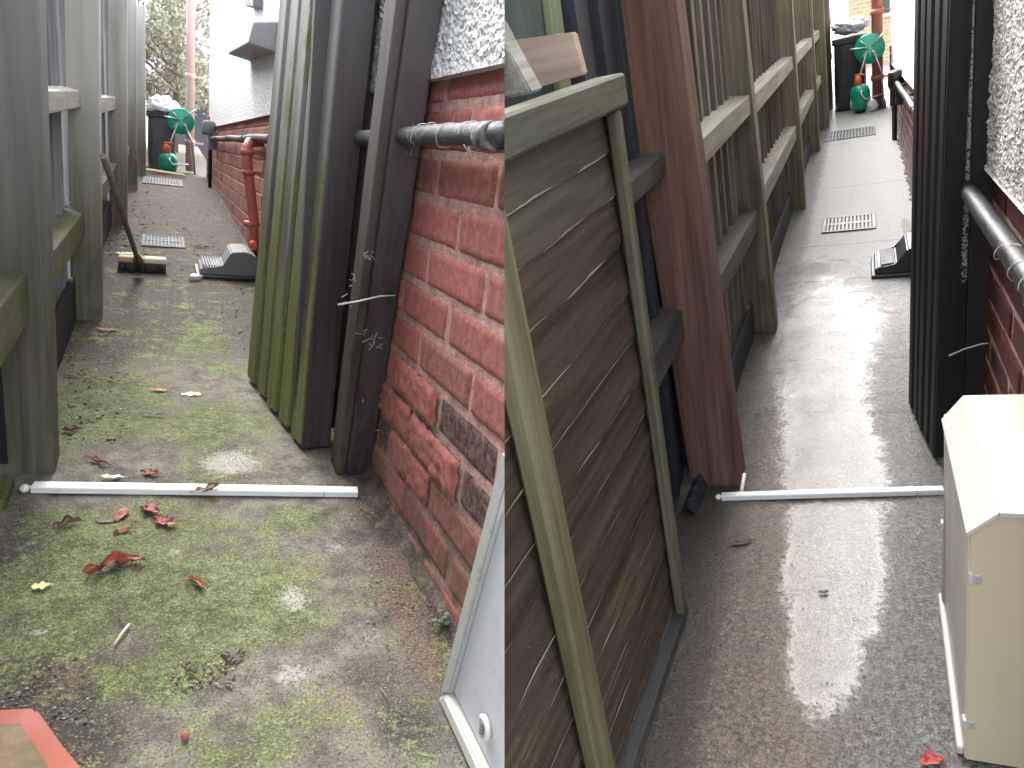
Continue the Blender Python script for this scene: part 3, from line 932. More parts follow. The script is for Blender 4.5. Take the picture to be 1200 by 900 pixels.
def wall_pipe(A, label, tw, s0, s1, z0, tilt, r, mat, leg_s):
    base = (tw, s0, z0)
    o = thing('drain_pipe', label, 'pipe', A, base)
    x = tw - r - 0.03
    zz = lambda s: z0 - tilt * (s - s0)
    m = MB()
    m.tube([(x, s0 + (s1 - s0) * i / 30, zz(s0 + (s1 - s0) * i / 30) + 0.003 * math.sin(i)) for i in range(31)], r, 14)
    m.build('long_run', mat, A, o, base)
    for i in range(6):
        s = s0 + 0.25 + i * (s1 - s0) / 6
        m = MB()
        m.tube([(x, s, zz(s)), (x, s + 0.05, zz(s + 0.05))], r + 0.0035, 14)
        m.box(x, tw + 0.005, s + 0.012, s + 0.035, zz(s) - 0.008, zz(s) + 0.008)
        m.build('socket', mat, A, o, base)
    m = MB()
    m.tube([(x, s1, zz(s1)), (x, s1 + 0.03, zz(s1) - 0.02), (x, s1 + 0.04, zz(s1) - 0.06), (x, s1 + 0.04, -0.01)], r * 1.0, 12)
    m.build('down_leg', 'pipe_black', A, o, base)
    # thin wire wound round the pipe
    m = MB()
    rw = random.Random(5)
    for c_ in range(5):
        pts = []
        sA = s0 + 0.02 + c_ * 0.13 + rw.uniform(0, .06)
        a0 = rw.uniform(0, 6)
        turns = rw.uniform(2, 6)
        run = rw.uniform(.01, .09)
        for i in range(26):
            q_ = i / 25
            aa = a0 + turns * q_
            k_ = r + 0.002 + 0.007 * abs(noise.noise(V((i * .15, c_ * 3.1, 0))))
            pts.append((x + math.cos(aa) * k_, sA + run * q_ + .008 * noise.noise(V((i * .2, c_, 2))), zz(sA) + math.sin(aa) * k_))
        m.tube(pts, 0.0009, 5)
    tag(m.build('wire_loops', 'wire', A, o, base), kind='stuff')
    return o


p = L.G(237, 220)
wall_pipe(L, 'dusty dark pipe with loose wire along the dry brick plinth', 0.475, 0.80, 8.3, 0.865, 0.053, 0.0175, 'pipe_grey', p.y)
wall_pipe(R, 'glossy black pipe with loose wire along the damp brick plinth', 0.29, 1.0, 8.0, 0.885, 0.052, 0.022, 'pipe_black', 0)

# hanging hook of wire under the near end of the left pipe, twig on gates
for A, px, t, lab in ((L, [(396, 357), (420, 353), (445, 347), (463, 346)], 0.372, 'thin pale twig stuck across the brown gate post'),
                      (R, [(1112, 417), (1130, 409), (1150, 403), (1160, 402)], None, 'thin pale twig stuck across the black gate post')):
    pts = [(A.SS(u, v, 1.585) if A is L else A.SS(u, v, 2.22)) for u, v in px]
    m = MB()
    m.tube(pts, [0.0022, 0.002, 0.002, 0.0015], 6)
    tag(m.build('twig', 'wire', A, None, pts[0]), lab, 'twig')


# ------------------------------------------------------------------ gates and gate posts
def gate(A, name, label, mats, far, near, lf, ln, H, nb, edge, seed, zf):
    """boarded gate standing open against the wall; far/near: foot of its face, lf/ln: lean per metre"""
    base = (near[0], near[1], 0)
    o = thing(name, label, 'gate', A, base)
    F, Nn = V((far[0], far[1], zf)), V((near[0], near[1], zf))
    d = (Nn - F)
    Ld = d.length
    d.normalize()
    out = V((0, 0, 1)).cross(d).normalized()
    if out.x > 0:
        out = -out

    def P(a, b, z):           # a along the face, b outwards
        q = F + d * a + out * b
        k_ = a / Ld
        ln_ = lf * (1 - k_) + ln * k_
        return V((q.x + ln_ * z, q.y, q.z + z))
    m = MB()
    bw = Ld / nb
    for i in range(nb):
        a0, a1 = i * bw + 0.004, (i + 1) * bw - 0.004
        j = random.uniform(-0.003, 0.003)
        # raised rib with chamfered sides on a thin backing
        for (q0, q1, b0, b1) in ((a0, a1, -0.012, 0.0),):
            m.hexa([P(q0, b0, 0), P(q1, b0, 0), P(q1, b1, 0), P(q0, b1, 0), P(q0, b0, H), P(q1, b0, H), P(q1, b1, H), P(q0, b1, H)], 0.002)
        q0, q1 = a0 + bw * 0.22, a1 - bw * 0.0
        b1 = 0.012 + j * .5
        m.hexa([P(q0, 0.0005, 0.0), P(q1, 0.0005, 0.0), P(q1 - 0.003, b1, 0.0), P(q0 + 0.003, b1, 0.0),
                P(q0, 0.0005, H), P(q1, 0.0005, H), P(q1 - 0.003, b1, H), P(q0 + 0.003, b1, H)], 0.0015)
    m.build('board_panel', mats, A, o, base)
    # near end stile, as deep as the ledges behind
    m = MB()
    m.hexa([P(Ld - 0.001, 0.010, -.004), P(Ld + 0.012, 0.010, -.004), P(Ld + 0.012, -edge, -.004), P(Ld - 0.001, -edge, -.004),
            P(Ld - 0.001, 0.010, H - .005), P(Ld + 0.012, 0.010, H - .005), P(Ld + 0.012, -edge, H - .005), P(Ld - 0.001, -edge, H - .005)], 0.003)
    m.build('end_stile', mats[1], A, o, base)
    for z in (0.12, 0.62, 1.2):
        m = MB()
        m.hexa([P(0.03, -0.014, z), P(Ld - 0.003, -0.014, z), P(Ld - 0.003, -edge * 0.8, z), P(0.03, -edge * 0.8, z),
                P(0.03, -0.014, z + 0.1), P(Ld - 0.003, -0.014, z + 0.1), P(Ld - 0.003, -edge * 0.8, z + 0.1), P(0.03, -edge * 0.8, z + 0.1)], 0.003)
        m.build('ledge', mats[1], A, o, base)
    return o


def cobweb(A, px, s, name, label, parent=None, base=(0, 0, 0), n=26, seed=1):
    """clumps of dusty web: many hair-thin threads"""
    rr = random.Random(seed)
    m = MB()
    sf = s if callable(s) else (lambda v: s_)
    s_ = s
    for i in range(n):
        u, v = rr.choice(px)
        s = sf(v)
        a = A.SS(u + rr.uniform(-9, 9), v + rr.uniform(-11, 11), s + rr.uniform(-.004, .004))
        b = A.SS(u + rr.uniform(-9, 9), v + rr.uniform(-11, 11), s + rr.uniform(-.004, .004))
        c = (a + b) / 2 + V((rr.uniform(-.004, .004), 0, rr.uniform(-.008, .002)))
        b = a + (b - a) * rr.uniform(.3, .9)
        m.tube([a, c, b], 0.0005, 4, caps=False)
    return tag(m.build(name, 'wire', A, parent, base), kind='stuff')


pf, pn = L.G(291, 440), L.G(352, 527)
pn.x += 0.010
lf = (L.SS(330, 0, pf.y).x - pf.x) / L.SS(330, 0, pf.y).z
ln = (L.SS(406, 0, pn.y).x - pn.x) / L.SS(406, 0, pn.y).z
cobweb(L, [(78, 240), (80, 250), (77, 258), (82, 262), (79, 246)], LP[1][0] - .05, 'cobweb', None, fL, (-0.29, LP[0][0], 0), 60, 11)
cobweb(R, [(866, 262), (868, 270), (865, 276), (869, 282)], RP[1][0] - .06, 'cobweb', None, fR, (-0.47, RP[0][0], 0), 60, 12)
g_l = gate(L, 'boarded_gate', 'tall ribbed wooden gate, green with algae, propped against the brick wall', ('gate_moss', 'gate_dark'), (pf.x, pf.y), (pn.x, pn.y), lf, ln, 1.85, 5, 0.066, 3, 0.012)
a, b = L.G(397, 560), L.G(438, 556)
tp_ = L.TT(520, 0, .462)
lean = (0.462 - b.x + .008) / tp_.z
leany = (tp_.y - b.y) / tp_.z
gp = thing('gate_post', 'dark brown gate post standing between the green gate and brick wall', 'post', L, (b.x, b.y, 0))
m = MB()
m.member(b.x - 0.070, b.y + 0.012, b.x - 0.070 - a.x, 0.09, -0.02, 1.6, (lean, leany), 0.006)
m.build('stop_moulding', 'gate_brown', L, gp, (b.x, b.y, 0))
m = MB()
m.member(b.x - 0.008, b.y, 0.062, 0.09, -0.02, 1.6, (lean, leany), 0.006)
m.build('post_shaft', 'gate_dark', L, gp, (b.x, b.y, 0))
m = MB()
m.member(0.50, b.y + 0.24, 0.18, 0.03, 0.03, 1.6, (0.0, 0), 0.003)
m.build('stop_board', 'gate_dark', L, gp, (b.x, b.y, 0))
cobweb(L, [(480, 170), (490, 160), (485, 150), (432, 300), (412, 330), (425, 395), (440, 400), (430, 470), (445, 510), (405, 350)], (lambda v: b.y - 0.006 + leany * L.SS(440, v, 1.62).z), 'cobweb', None, gp, (b.x, b.y, 0), 44, 4)

pf, pn = R.G(1067, 472), R.G(1098, 537)
lf = (R.SS(1075, 0, pf.y).x - pf.x) / R.SS(1075, 0, pf.y).z
ln = (R.SS(1118, 0, pn.y).x - pn.x) / R.SS(1118, 0, pn.y).z
gate(R, 'boarded_gate', 'tall ribbed gate painted black, standing open over the wet path', ('black_paint', 'black_paint'), (pf.x, pf.y), (pn.x, pn.y), lf, ln, 1.95, 5, 0.062, 5, 0.012)
s = pn.y - 0.03
q0, q1 = R.SS(1120, 455, s), R.SS(1160, 455, s)
lean = (R.SS(1180, 0, s).x - q1.x) / (R.SS(1180, 0, s).z - q1.z)
gp = thing('gate_post', 'black painted gate post standing beside the black gate and pale render', 'post', R, (q1.x, s, 0))
m = MB()
m.member(q1.x - lean * q1.z, s, 0.062, 0.10, -0.02, 2.0, (lean, 0), 0.005)
m.build('post_shaft', 'black_paint', R, gp, (q1.x, s, 0))
m = MB()
m.member(q1.x - lean * q1.z - 0.064, s + 0.03, 0.03, 0.07, -0.02, 2.0, (lean, 0), 0.005)
m.build('stop_moulding', 'black_paint', R, gp, (q1.x, s, 0))
rr = random.Random(9)
m = MB()
for i in range(900):                           # dusty speckled web filling the joint of gate and post
    v = rr.uniform(0, 160) if i < 500 else rr.uniform(160, 330)
    u = 1143 + (1129 - 1143) * v / 330 + rr.gauss(0, 3.2)
    a = R.SS(u, v, s + 0.024)
    d = V((rr.uniform(-1, 1), 0, rr.uniform(-1, 1))) * 0.005
    m.tube([a - d, a + d], 0.0007, 3, caps=False)
tag(m.build('cobweb', 'wire', R, gp, (q1.x, s, 0)), kind='stuff')

# ------------------------------------------------------------------ threshold strips


def strip(A, label, ua, ub, mat='white', hgt=0.014, dep=0.030):
    a, b = A.G(*ua), A.G(*ub)
    d = (b - a).normalized()
    n_ = V((-d.y, d.x, 0))
    o = thing('threshold_strip', label, 'strip', A, a)
    Ln = (b - a).length

    def seg(a0, a1):
        m = MB()
        N_ = 24
        sec = [(0, 0), (0, hgt * .86), (dep * .08, hgt), (dep * .95, hgt), (dep, hgt * .9), (dep, 0)]
        rows = []
        for i in range(N_ + 1):
            q = a + d * (a0 + (a1 - a0) * i / N_)
            z = 0.0005
            rows.append([m.bm.verts.new(q + n_ * x + V((0, 0, zz + z))) for x, zz in sec])
        for A_, B_ in zip(rows, rows[1:]):
            for j in range(len(sec)):
                m.bm.faces.new((A_[j], A_[(j + 1) % 6], B_[(j + 1) % 6], B_[j]))
        m.bm.faces.new(rows[0][::-1])
        m.bm.faces.new(rows[-1])
        return m
    seg(0, Ln * 0.885).build('trim_length', mat, A, o, a)
    seg(Ln * 0.888, Ln).build('trim_length', mat, A, o, a)
    m = MB()
    m.blob(a + V((-0.012, 0.012, 0.006)), (0.010, 0.009, 0.009), 2, 0.5, 3, 3)
    m.build('sealant_lump', mat, A, o, a)
    return o


strip(L, 'white plastic strip lying across the mossy path under fallen leaves', (36, 578), (419, 583))
strip(R, 'white plastic strip lying across the wet path by the cream box', (846, 587), (1106, 580), hgt=0.016, dep=0.024)

# ------------------------------------------------------------------ fallen leaves, twigs, pebbles on the left path


def leaf(A, px, length, width, rot, curl, mat, label, z=0.003, cat='leaf', group='fallen leaves on the mossy path', crumple=0.25, stem=True, seed=0):
    c = A.G(*px)
    length, width = length * 1.12, width * 1.2
    m = MB()
    nu, nv = 18, 8
    cr, sr = math.cos(rot), math.sin(rot)

    def fn(a, b):           # a along -1..1, b across -1..1
        wd = width * 0.5 * (max(0.012, 1 - a * a) ** 0.55) * (0.8 + 0.25 * math.sin(a * 7 + seed))
        x, y = a * length * 0.5, b * wd
        bend = curl * length
        ang = b * 1.3 * curl * 2.5
        y, zz = (wd * math.sin(ang) / max(1e-3, abs(1.3 * curl * 2.5)) if curl > 0.05 else y), 0
        zz = wd * (1 - math.cos(ang)) * 0.55 + bend * 0.13 * a * a
        nn = noise.noise_vector(V((a * 2.6 + seed, b * 1.7, seed * 1.7)))
        zz += crumple * width * 0.5 * (nn.z + 0.3) * (1 - 0.6 * a * a)
        x += crumple * length * 0.12 * nn.x
        y += crumple * width * 0.35 * nn.y + 0.18 * length * curl * math.sin(a * 2.2 + seed)
        return V((c.x + x * cr - y * sr, c.y + x * sr + y * cr, z + max(0.0004, zz)))
    m.grid([-1 + 2 * i / nu for i in range(nu + 1)], [-1 + 2 * i / nv for i in range(nv + 1)], fn)
    zm = min(q.co.z for q in m.bm.verts) - z
    bmesh.ops.translate(m.bm, verts=m.bm.verts, vec=(0, 0, -zm))
    if stem:
        e = fn(1, 0) - V((0, 0, zm))
        e.z = max(e.z, z + .001)
        m.tube([e - V((cr, sr, 0)) * .003, e + V((cr * length * .13, sr * length * .13, -0.5 * (e.z - z)))], 0.0009, 5)
    return tag(m.build('fallen_leaf', mat, A, None, c), label, cat, group)


leaf(L, (134, 666), 0.092, 0.042, 0.18, 0.5, 'leaf_red', 'largest dark red leaf, curled lengthwise on moss', seed=1, crumple=0.5)
leaf(L, (176, 599), 0.045, 0.034, -0.9, 0.25, 'leaf_red', 'crumpled red leaf just below the white strip, upper of a touching pair', seed=2, crumple=0.5)
leaf(L, (192, 613), 0.048, 0.032, -0.7, 0.3, 'leaf_red', 'crumpled red leaf below the strip, lower of a touching pair', seed=3, crumple=0.55)
leaf(L, (142, 605), 0.052, 0.026, 1.35, 0.25, 'leaf_red', 'upright narrow red leaf with dark shadowed leaf beside it', seed=4, crumple=0.4)
leaf(L, (126, 611), 0.042, 0.02, 0.1, 0.1, 'leaf_dark', 'flat blackish leaf beside the narrow red leaf', seed=5)
leaf(L, (144, 624), 0.036, 0.018, 0.25, 0.4, 'leaf_red', 'small dull red leaf under the narrow upright red leaf', seed=6, crumple=0.5)
leaf(L, (78, 618), 0.05, 0.028, 0.35, 0.75, 'leaf_brown', 'brown leaf rolled into a tube on the moss', seed=7)
leaf(L, (229, 686), 0.042, 0.022, -0.9, 0.5, 'leaf_red', 'small hooked red leaf with a stalk, alone near the path middle', seed=8, crumple=0.5)
leaf(L, (113, 542), 0.062, 0.018, -0.55, 0.5, 'leaf_red', 'long thin curled red leaf behind the strip by the front post', seed=9)
leaf(L, (176, 555), 0.04, 0.024, -0.4, 0.3, 'leaf_red', 'small bright red leaf just behind the white strip', seed=10, crumple=0.5)
leaf(L, (240, 582), 0.066, 0.026, 0.45, 0.35, 'leaf_brown', 'reddish brown leaf lying over the white strip', z=0.017, seed=11, crumple=0.5)
leaf(L, (132, 560), 0.045, 0.02, -0.3, 0.2, 'leaf_pale', 'pale green leaf touching the back of the white strip', seed=12)
leaf(L, (48, 688), 0.026, 0.022, 0.1, 0.05, 'leaf_yellow', 'small round yellow leaf on dark moss', seed=13, crumple=0.15)
leaf(L, (186, 458), 0.045, 0.02, -0.2, 0.2, 'leaf_scarlet', 'scarlet leaf far up the path beyond the strip', seed=14)
leaf(L, (224, 463), 0.05, 0.032, 0.0, 0.1, 'leaf_pale', 'pale grey leaf beside the scarlet leaf', seed=15, crumple=0.15, stem=False)
leaf(L, (178, 487), 0.055, 0.014, 0.0, 0.3, 'leaf_dark', 'dark sliver of leaf below the scarlet leaf', seed=16)
leaf(L, (124, 387), 0.07, 0.026, 0.1, 0.3, 'leaf_scarlet', 'faded red leaf at the foot of the second post', seed=17)
leaf(L, (84, 505), 0.04, 0.024, 0.1, 0.5, 'leaf_brown', 'brown curled leaf against the front post foot', seed=18)
leaf(L, (90, 442), 0.07, 0.014, -0.2, 0.3, 'leaf_brown', 'thin dry brown leaf on the dark moss between posts', seed=21)
leaf(L, (150, 298), 0.11, 0.05, 0.0, 0.15, 'leaf_pale', 'pale leaf lying behind the broom head', seed=19, stem=False)
leaf(L, (235, 290), 0.10, 0.035, 0.0, 0.4, 'leaf_brown', 'brown leaf beside the nearer pale drain grate', seed=22)
leaf(R, (1092, 893), 0.04, 0.03, 0.4, 0.3, 'leaf_scarlet', 'torn red leaf on the wet path by the cream box', group='leaves on the wet path', seed=20, crumple=0.5)
leaf(R, (868, 637), 0.06, 0.022, 0.5, 0.3, 'leaf_dark', 'dark brown leaf on the gravelly side of the wet path', group='leaves on the wet path', seed=23)
leaf(R, (965, 695), 0.024, 0.016, 0.3, 0.3, 'leaf_dark', 'black leaf scrap in the bright wet streak', group='leaves on the wet path', seed=24, stem=False)

for (a, b, lab, r) in [((152, 731), (134, 755), 'short pale straw on the moss, lower left', 0.0022), ((11, 706), (28, 717), 'grey twig at the far left of the moss', 0.0012),
                       ((445, 805), (456, 822), 'dry grass stalk on the brown dirt near the meter box', 0.0010), ((466, 786), (486, 783), 'thin dark stalk near the wall foot', 0.0008)]:
    pa, pb = L.G(*a, z=0.004), L.G(*b, z=0.004)
    m = MB()
    m.tube([pa, (pa + pb) / 2 + V((0, 0, 0.002)), pb], r, 6)
    tag(m.build('straw', 'leaf_pale' if r > 0.002 else 'leaf_brown', L, None, pa), lab, 'straw')
p = L.G(217, 864)
m = MB()
m.blob(p + V((0, 0, 0.004)), (0.006, 0.006, 0.006), 2, 0.3, 2, 5)
tag(m.build('pebble', 'tile_red', L, None, p), 'red pebble of brick on the moss near the bottom', 'pebble')
p = L.G(274, 770)
m = MB()
m.blob(p + V((0, 0, 0.001)), (0.013, 0.016, 0.005), 4, 0.9, 4, 6, floor=0.0)
tag(m.build('dirt_clump', 'soil', L, None, p), 'small black clump of dirt beside the brown pebbly patch', 'clump')


def crumbs(A, name, areas, n, mats, seed):
    rr = random.Random(seed)
    m = MB()
    for i in range(n):
        u0, v0, u1, v1, sz = rr.choice(areas)
        p = A.G(rr.uniform(u0, u1), rr.uniform(v0, v1))
        r_ = sz * rr.uniform(0.4, 1.3)
        r = bmesh.ops.create_icosphere(m.bm, subdivisions=1, radius=1)
        sc_ = V((rr.uniform(.7, 1.5), rr.uniform(.7, 1.5), rr.uniform(.4, .9)))
        for q in r['verts']:
            d = q.co * (1 + .35 * noise.noise(q.co * 2 + V((i, 0, 0))))
            q.co = p + V((d.x * sc_.x, d.y * sc_.y, d.z * sc_.z + .2)) * r_
        mi = rr.randrange(len(mats))
        for f in {f for q in r['verts'] for f in q.link_faces}:
            f.material_index = mi
    return tag(m.build(name, mats, A, None, (0, 0, 0)), kind='stuff')


crumbs(L, 'dirt_crumbs', [(0, 600, 590, 890, 0.0016), (0, 600, 590, 890, 0.0013), (80, 430, 420, 560, 0.0018), (200, 775, 275, 808, 0.0022), (0, 770, 110, 850, 0.002), (400, 560, 530, 760, 0.0022), (80, 390, 150, 520, 0.004),
                          (125, 230, 260, 330, 0.005), (250, 280, 340, 420, 0.004), (125, 220, 180, 300, 0.007)], 1500, ['leaf_dark', 'leaf_dark', 'soil', 'leaf_brown', 'soil', 'soil', 'stone'], 3)
crumbs(R, 'grit', [(780, 600, 960, 890, 0.0014), (960, 800, 1120, 890, 0.0014), (870, 420, 920, 560, 0.002)], 700, ['leaf_dark', 'soil', 'soil'], 4)

# small weed at the foot of the left wall
p = L.G(516, 738)
m = MB()
for i in range(9):
    a = random.uniform(0, 6.28)
    q = p + V((math.cos(a) * random.uniform(.004, .014), math.sin(a) * random.uniform(.004, .014), random.uniform(.008, .03)))
    m.tube([p, (p + q) / 2 + V((0, 0, .003)), q], 0.0008, 4)
    m.blob(q, (0.006, 0.005, 0.002), 2, 0.2, 3, i)
tag(m.build('weed', 'weed', L, None, p), 'tiny pale green weed growing at the wall foot', 'weed')

# loose red brick with a mossy worn face, bottom left
cs = [L.G(0, 832, .06), L.G(42, 826, .06), L.G(93, 898, .06), L.G(120, 960, .06), L.G(-90, 960, .06), L.G(-90, 850, .06)]
m = MB()
m.prism([(q.x, q.y) for q in cs], 'z', -0.01, 0.06, 0.006)
br = m.build('loose_brick', 'tile_red', L, None, (cs[1].x, cs[1].y, 0))
tag(br, 'loose red clay brick with a mossy face, cut by the bottom left corner', 'brick')
m = MB()
cs2 = [L.G(-20, 848, .062), L.G(24, 848, .062), L.G(60, 905, .062), L.G(90, 960, .062), L.G(-90, 960, .062), L.G(-90, 870, .062)]
m.prism([(q.x, q.y) for q in cs2], 'z', 0.0605, 0.063, 0.0008)
mk = wood('mossy_brick_face', (0.13, 0.09, 0.05), (0.24, 0.17, 0.10), 0, (0.11, 0.12, 0.05), 0.6, -1, 1)
m.build('mossy_crust', mk, L, br, (cs[1].x, cs[1].y, 0))

# timber scraps by the front left post
a = L.G(8, 572)
m = MB()
m.box(a.x - 0.09, a.x + 0.012, a.y - 0.1, a.y + 0.02, -0.01, 0.022, 0.004)
tag(m.build('timber_scrap', 'rail_moss', L, None, a), 'low mossy timber scrap beside the front post foot', 'timber scrap')


# ------------------------------------------------------------------ broom
p0 = L.G(167, 320)
o = thing('broom', 'worn yard broom leaning on the grey green fence', 'broom', L, p0)
m = MB()
m.box(p0.x - 0.105, p0.x + 0.005, p0.y, p0.y + 0.06, 0.045, 0.075, 0.006)
m.build('head', 'broom_wood', L, o, p0)
m = MB()
m.box(p0.x + 0.0055, p0.x + 0.105, p0.y + .001, p0.y + 0.06, 0.045, 0.074, 0.006)
m.build('head', 'broom_tip', L, o, p0)
m = MB()
for i in range(20):
    for j in range(4):
        x, y = p0.x - 0.1 + i * 0.0105, p0.y + 0.006 + j * 0.015
        m.tube([(x, y, 0.046), (x + random.uniform(-.006, .006), y + random.uniform(-.012, .006), 0.0)], 0.0045, 5)
m.build('bristles', 'bristle', L, o, p0)
pt = L.TT(121, 183, -0.175)
pb = L.G(163, 309, z=0.06)
m = MB()
m.tube([pb, pb * 0.5 + pt * 0.5, pt], 0.0105, 10)
m.build('handle', 'handle', L, o, p0)
m = MB()
m.tube([pb - (pt - pb) * 0.01, pb + (pt - pb) * 0.06], 0.021, 10)
m.build('socket', 'bristle', L, o, p0)


# ------------------------------------------------------------------ drain grates
def grate(A, px, label, mat, nb, group, bars):
    u0, v0, u1, v1 = px
    c = A.G((u0 + u1) / 2, v1)
    f = A.G((u0 + u1) / 2, v0)
    xa, xb = A.G(u0, v1).x, A.G(u1, v1).x
    ya, yb = c.y, f.y
    base = ((xa + xb) / 2, ya, 0)
    o = thing('drain_grate', label, 'grate', A, base, group)
    z = 0.008
    fr = 0.012 + 0.03 * (xb - xa)
    m = MB()
    for b in ((xa, xb, ya, ya + fr), (xa, xb, yb - fr, yb), (xa, xa + fr, ya + fr, yb - fr), (xb - fr, xb, ya + fr, yb - fr)):
        m.box(*b, -0.01, z, 0.002)
    m.build('frame', mat, A, o, base)
    m = MB()
    w_ = (xb - xa - 2 * fr) / nb
    for i in range(nb):
        x = xa + fr + i * w_
        if bars == 'x':
            m.box(x + w_ * .25, x + w_ * .8, ya + fr, yb - fr, -0.006, z - .001, 0.001)
    m.box(xa + fr, xb - fr, (ya + yb) / 2 - .02, (ya + yb) / 2 + .02, -0.006, z - .0005)
    m.build('bars', mat, A, o, base)
    m = MB()
    m.box(xa + .003, xb - .003, ya + .003, yb - .003, -0.012, 0.0022)
    m.build('gully', 'dark_gap', A, o, base)
    return o


grate(L, (165, 277, 217, 290), 'nearer pale drain grate in the mossy path by the broom', 'grate_l', 10, 'drain grates in the mossy path', 'x')
grate(L, (166, 209, 214, 217), 'farther drain grate in the mossy path before the green sprayer', 'grate_l', 12, 'drain grates in the mossy path', 'x')
grate(R, (963, 254, 1027, 271), 'nearer slotted drain grate in the wet path', 'grate_r', 12, 'drain grates in the wet path', 'x')
grate(R, (967, 152, 1027, 162), 'farther slotted drain grate in the wet path by the fence end', 'grate_r', 14, 'drain grates in the wet path', 'x')


# ------------------------------------------------------------------ bait boxes
def bait_box(A, x0, x1, y0, y1, label, mat, tray, hump, plate):
    base = (x0, y0, 0)
    o = thing('bait_box', label, 'bait box', A, base)
    W = x1 - x0
    m = MB()
    m.prism([(x0 + .01, .018), (x0, .03), (x0 + .012, .052), (x0 + W * .42, .062), (x0 + W * hump, .135), (x0 + W * .82, .142), (x1, .12), (x1, .018)], 'y', y0, y1, 0.006)
    m.build('lid', mat, A, o, base)
    m = MB()
    m.box(x0 - .012, x1 + .02, y0 - .012, y1 + .01, -.004, .0175, 0.004)
    m.build('tray', tray, A, o, base)
    m = MB()
    if plate:
        m.hexa([(x0 + .03, y0 + .02, .056), (x0 + W * .38, y0 + .02, .063), (x0 + W * .38, y1 - .02, .063), (x0 + .03, y1 - .02, .056),
                (x0 + .03, y0 + .02, .062), (x0 + W * .38, y0 + .02, .069), (x0 + W * .38, y1 - .02, .069), (x0 + .03, y1 - .02, .062)], 0.003)
        m.build('label_plate', 'grey_pl', A, o, base)
    else:
        for i in range(8):
            x = x0 + .02 + i * W * .047
            m.box(x, x + .006, y0 + .01, y1 - .01, .05, .067)
        m.build('ribs', mat, A, o, base)
    return o


p = L.G(233, 326)
bait_box(L, p.x, 0.43, p.y, p.y + 0.26, 'dusty grey plastic bait box on the mossy path behind the gate', 'grey_pl', 'black_pl', .55, False)
m = MB()
q = L.G(229, 328)
m.blob(q + V((0, -.01, .015)), (.03, .02, .016), 3, .5, 3, 2)
tag(m.build('paper_scrap', 'bag_white', L, None, q), 'crumpled white scrap against the grey bait box', 'paper scrap')
p = R.G(1024, 326)
bait_box(R, p.x, 0.27, p.y, p.y + 0.30, 'black plastic bait box on the wet path behind the black gate', 'black_pl', 'black_pl', .62, True)

# ------------------------------------------------------------------ small red downpipe on the left wall
p = L.TT(297, 285, 0.435)
s_ = p.y
top = L.SS(290, 172, s_)
o = thing('down_pipe', 'short red waste pipe with elbow coming down the brick wall', 'pipe', L, (p.x, s_, 0))
m = MB()
m.tube([(0.475, s_ + .1, top.z + .03), (top.x + .012, s_ + .05, top.z + .02), (top.x, s_, top.z - .01), (top.x, s_, top.z - .08), (p.x, s_, p.z + .1), (p.x, s_, 0.0)], 0.026, 12)
m.build('pipe_run', 'red_pipe', L, o, (p.x, s_, 0))
for v in (178, 202, 262):
    q = L.SS(292, v, s_)
    m = MB()
    kx = top.x + (p.x - top.x) * (top.z - q.z) / (top.z)
    m.tube([(kx, s_, q.z - .012), (kx, s_, q.z + .012)], 0.033, 12)
    m.box(kx, .47, s_ - .006, s_ + .006, q.z - .01, q.z + .01)
    m.build('collar', 'red_pipe', L, o, (p.x, s_, 0))
m = MB()
m.tube([(p.x - .01, s_ - .1, .15), (p.x, s_ + .01, .16)], 0.02, 10)
m.build('stub', 'orange', L, o, (p.x, s_, 0))

# items on the left rendered wall
a, b = L.TT(289, 66, .44), L.TT(319, 48, .44)
m = MB()
m.hexa([(.462, b.y, 1.07), (.34, b.y, 1.09), (.34, a.y, 1.09), (.462, a.y, 1.07), (.462, b.y, 1.20), (.36, b.y, 1.18), (.36, a.y, 1.18), (.462, a.y, 1.20)], .006)
tag(m.build('wall_bracket', 'ledge_grey', L, None, (.46, b.y, 1.1)), 'weathered grey ledge fixed high on the white wall', 'ledge')
a = L.TT(297, 9, .44)
m = MB()
m.prism([(a.y - .25, 1.30), (a.y + .2, 1.34), (a.y + .3, 1.47), (a.y + .05, 1.52), (a.y - .25, 1.46)], 'x', .415, .466, .006)
tag(m.build('wall_plate', 'grey_pl', L, None, (.46, a.y, 1.4)), 'small grey plate on the white wall above the wooden ledge', 'plate')
a = L.TT(250, 150, .44)
m = MB()
m.lathe([(.0, 0), (.055, .0), (.06, .03), (.06, .11), (.045, .13), (.0, .135)], (.40, a.y, a.z - .07), 16)
m.box(.40, .47, a.y - .05, a.y + .05, a.z - .2, a.z - .04, .004)
tag(m.build('flue_terminal', 'grey_pl', L, None, (.44, a.y, a.z)), 'small grey vent hood low on the left rendered wall', 'vent')
a = R.TT(1056, 92, .27)
m = MB()
m.lathe([(.0, 0), (.05, .0), (.06, .03), (.06, .12), (.045, .14), (.0, .145)], (.23, a.y, a.z - .07), 16)
m.box(.23, .285, a.y - .05, a.y + .05, a.z - .2, a.z - .04, .004)
tag(m.build('flue_terminal', 'black_pl', R, None, (.27, a.y, a.z)), 'small black vent hood above the far end of the black pipe', 'vent')


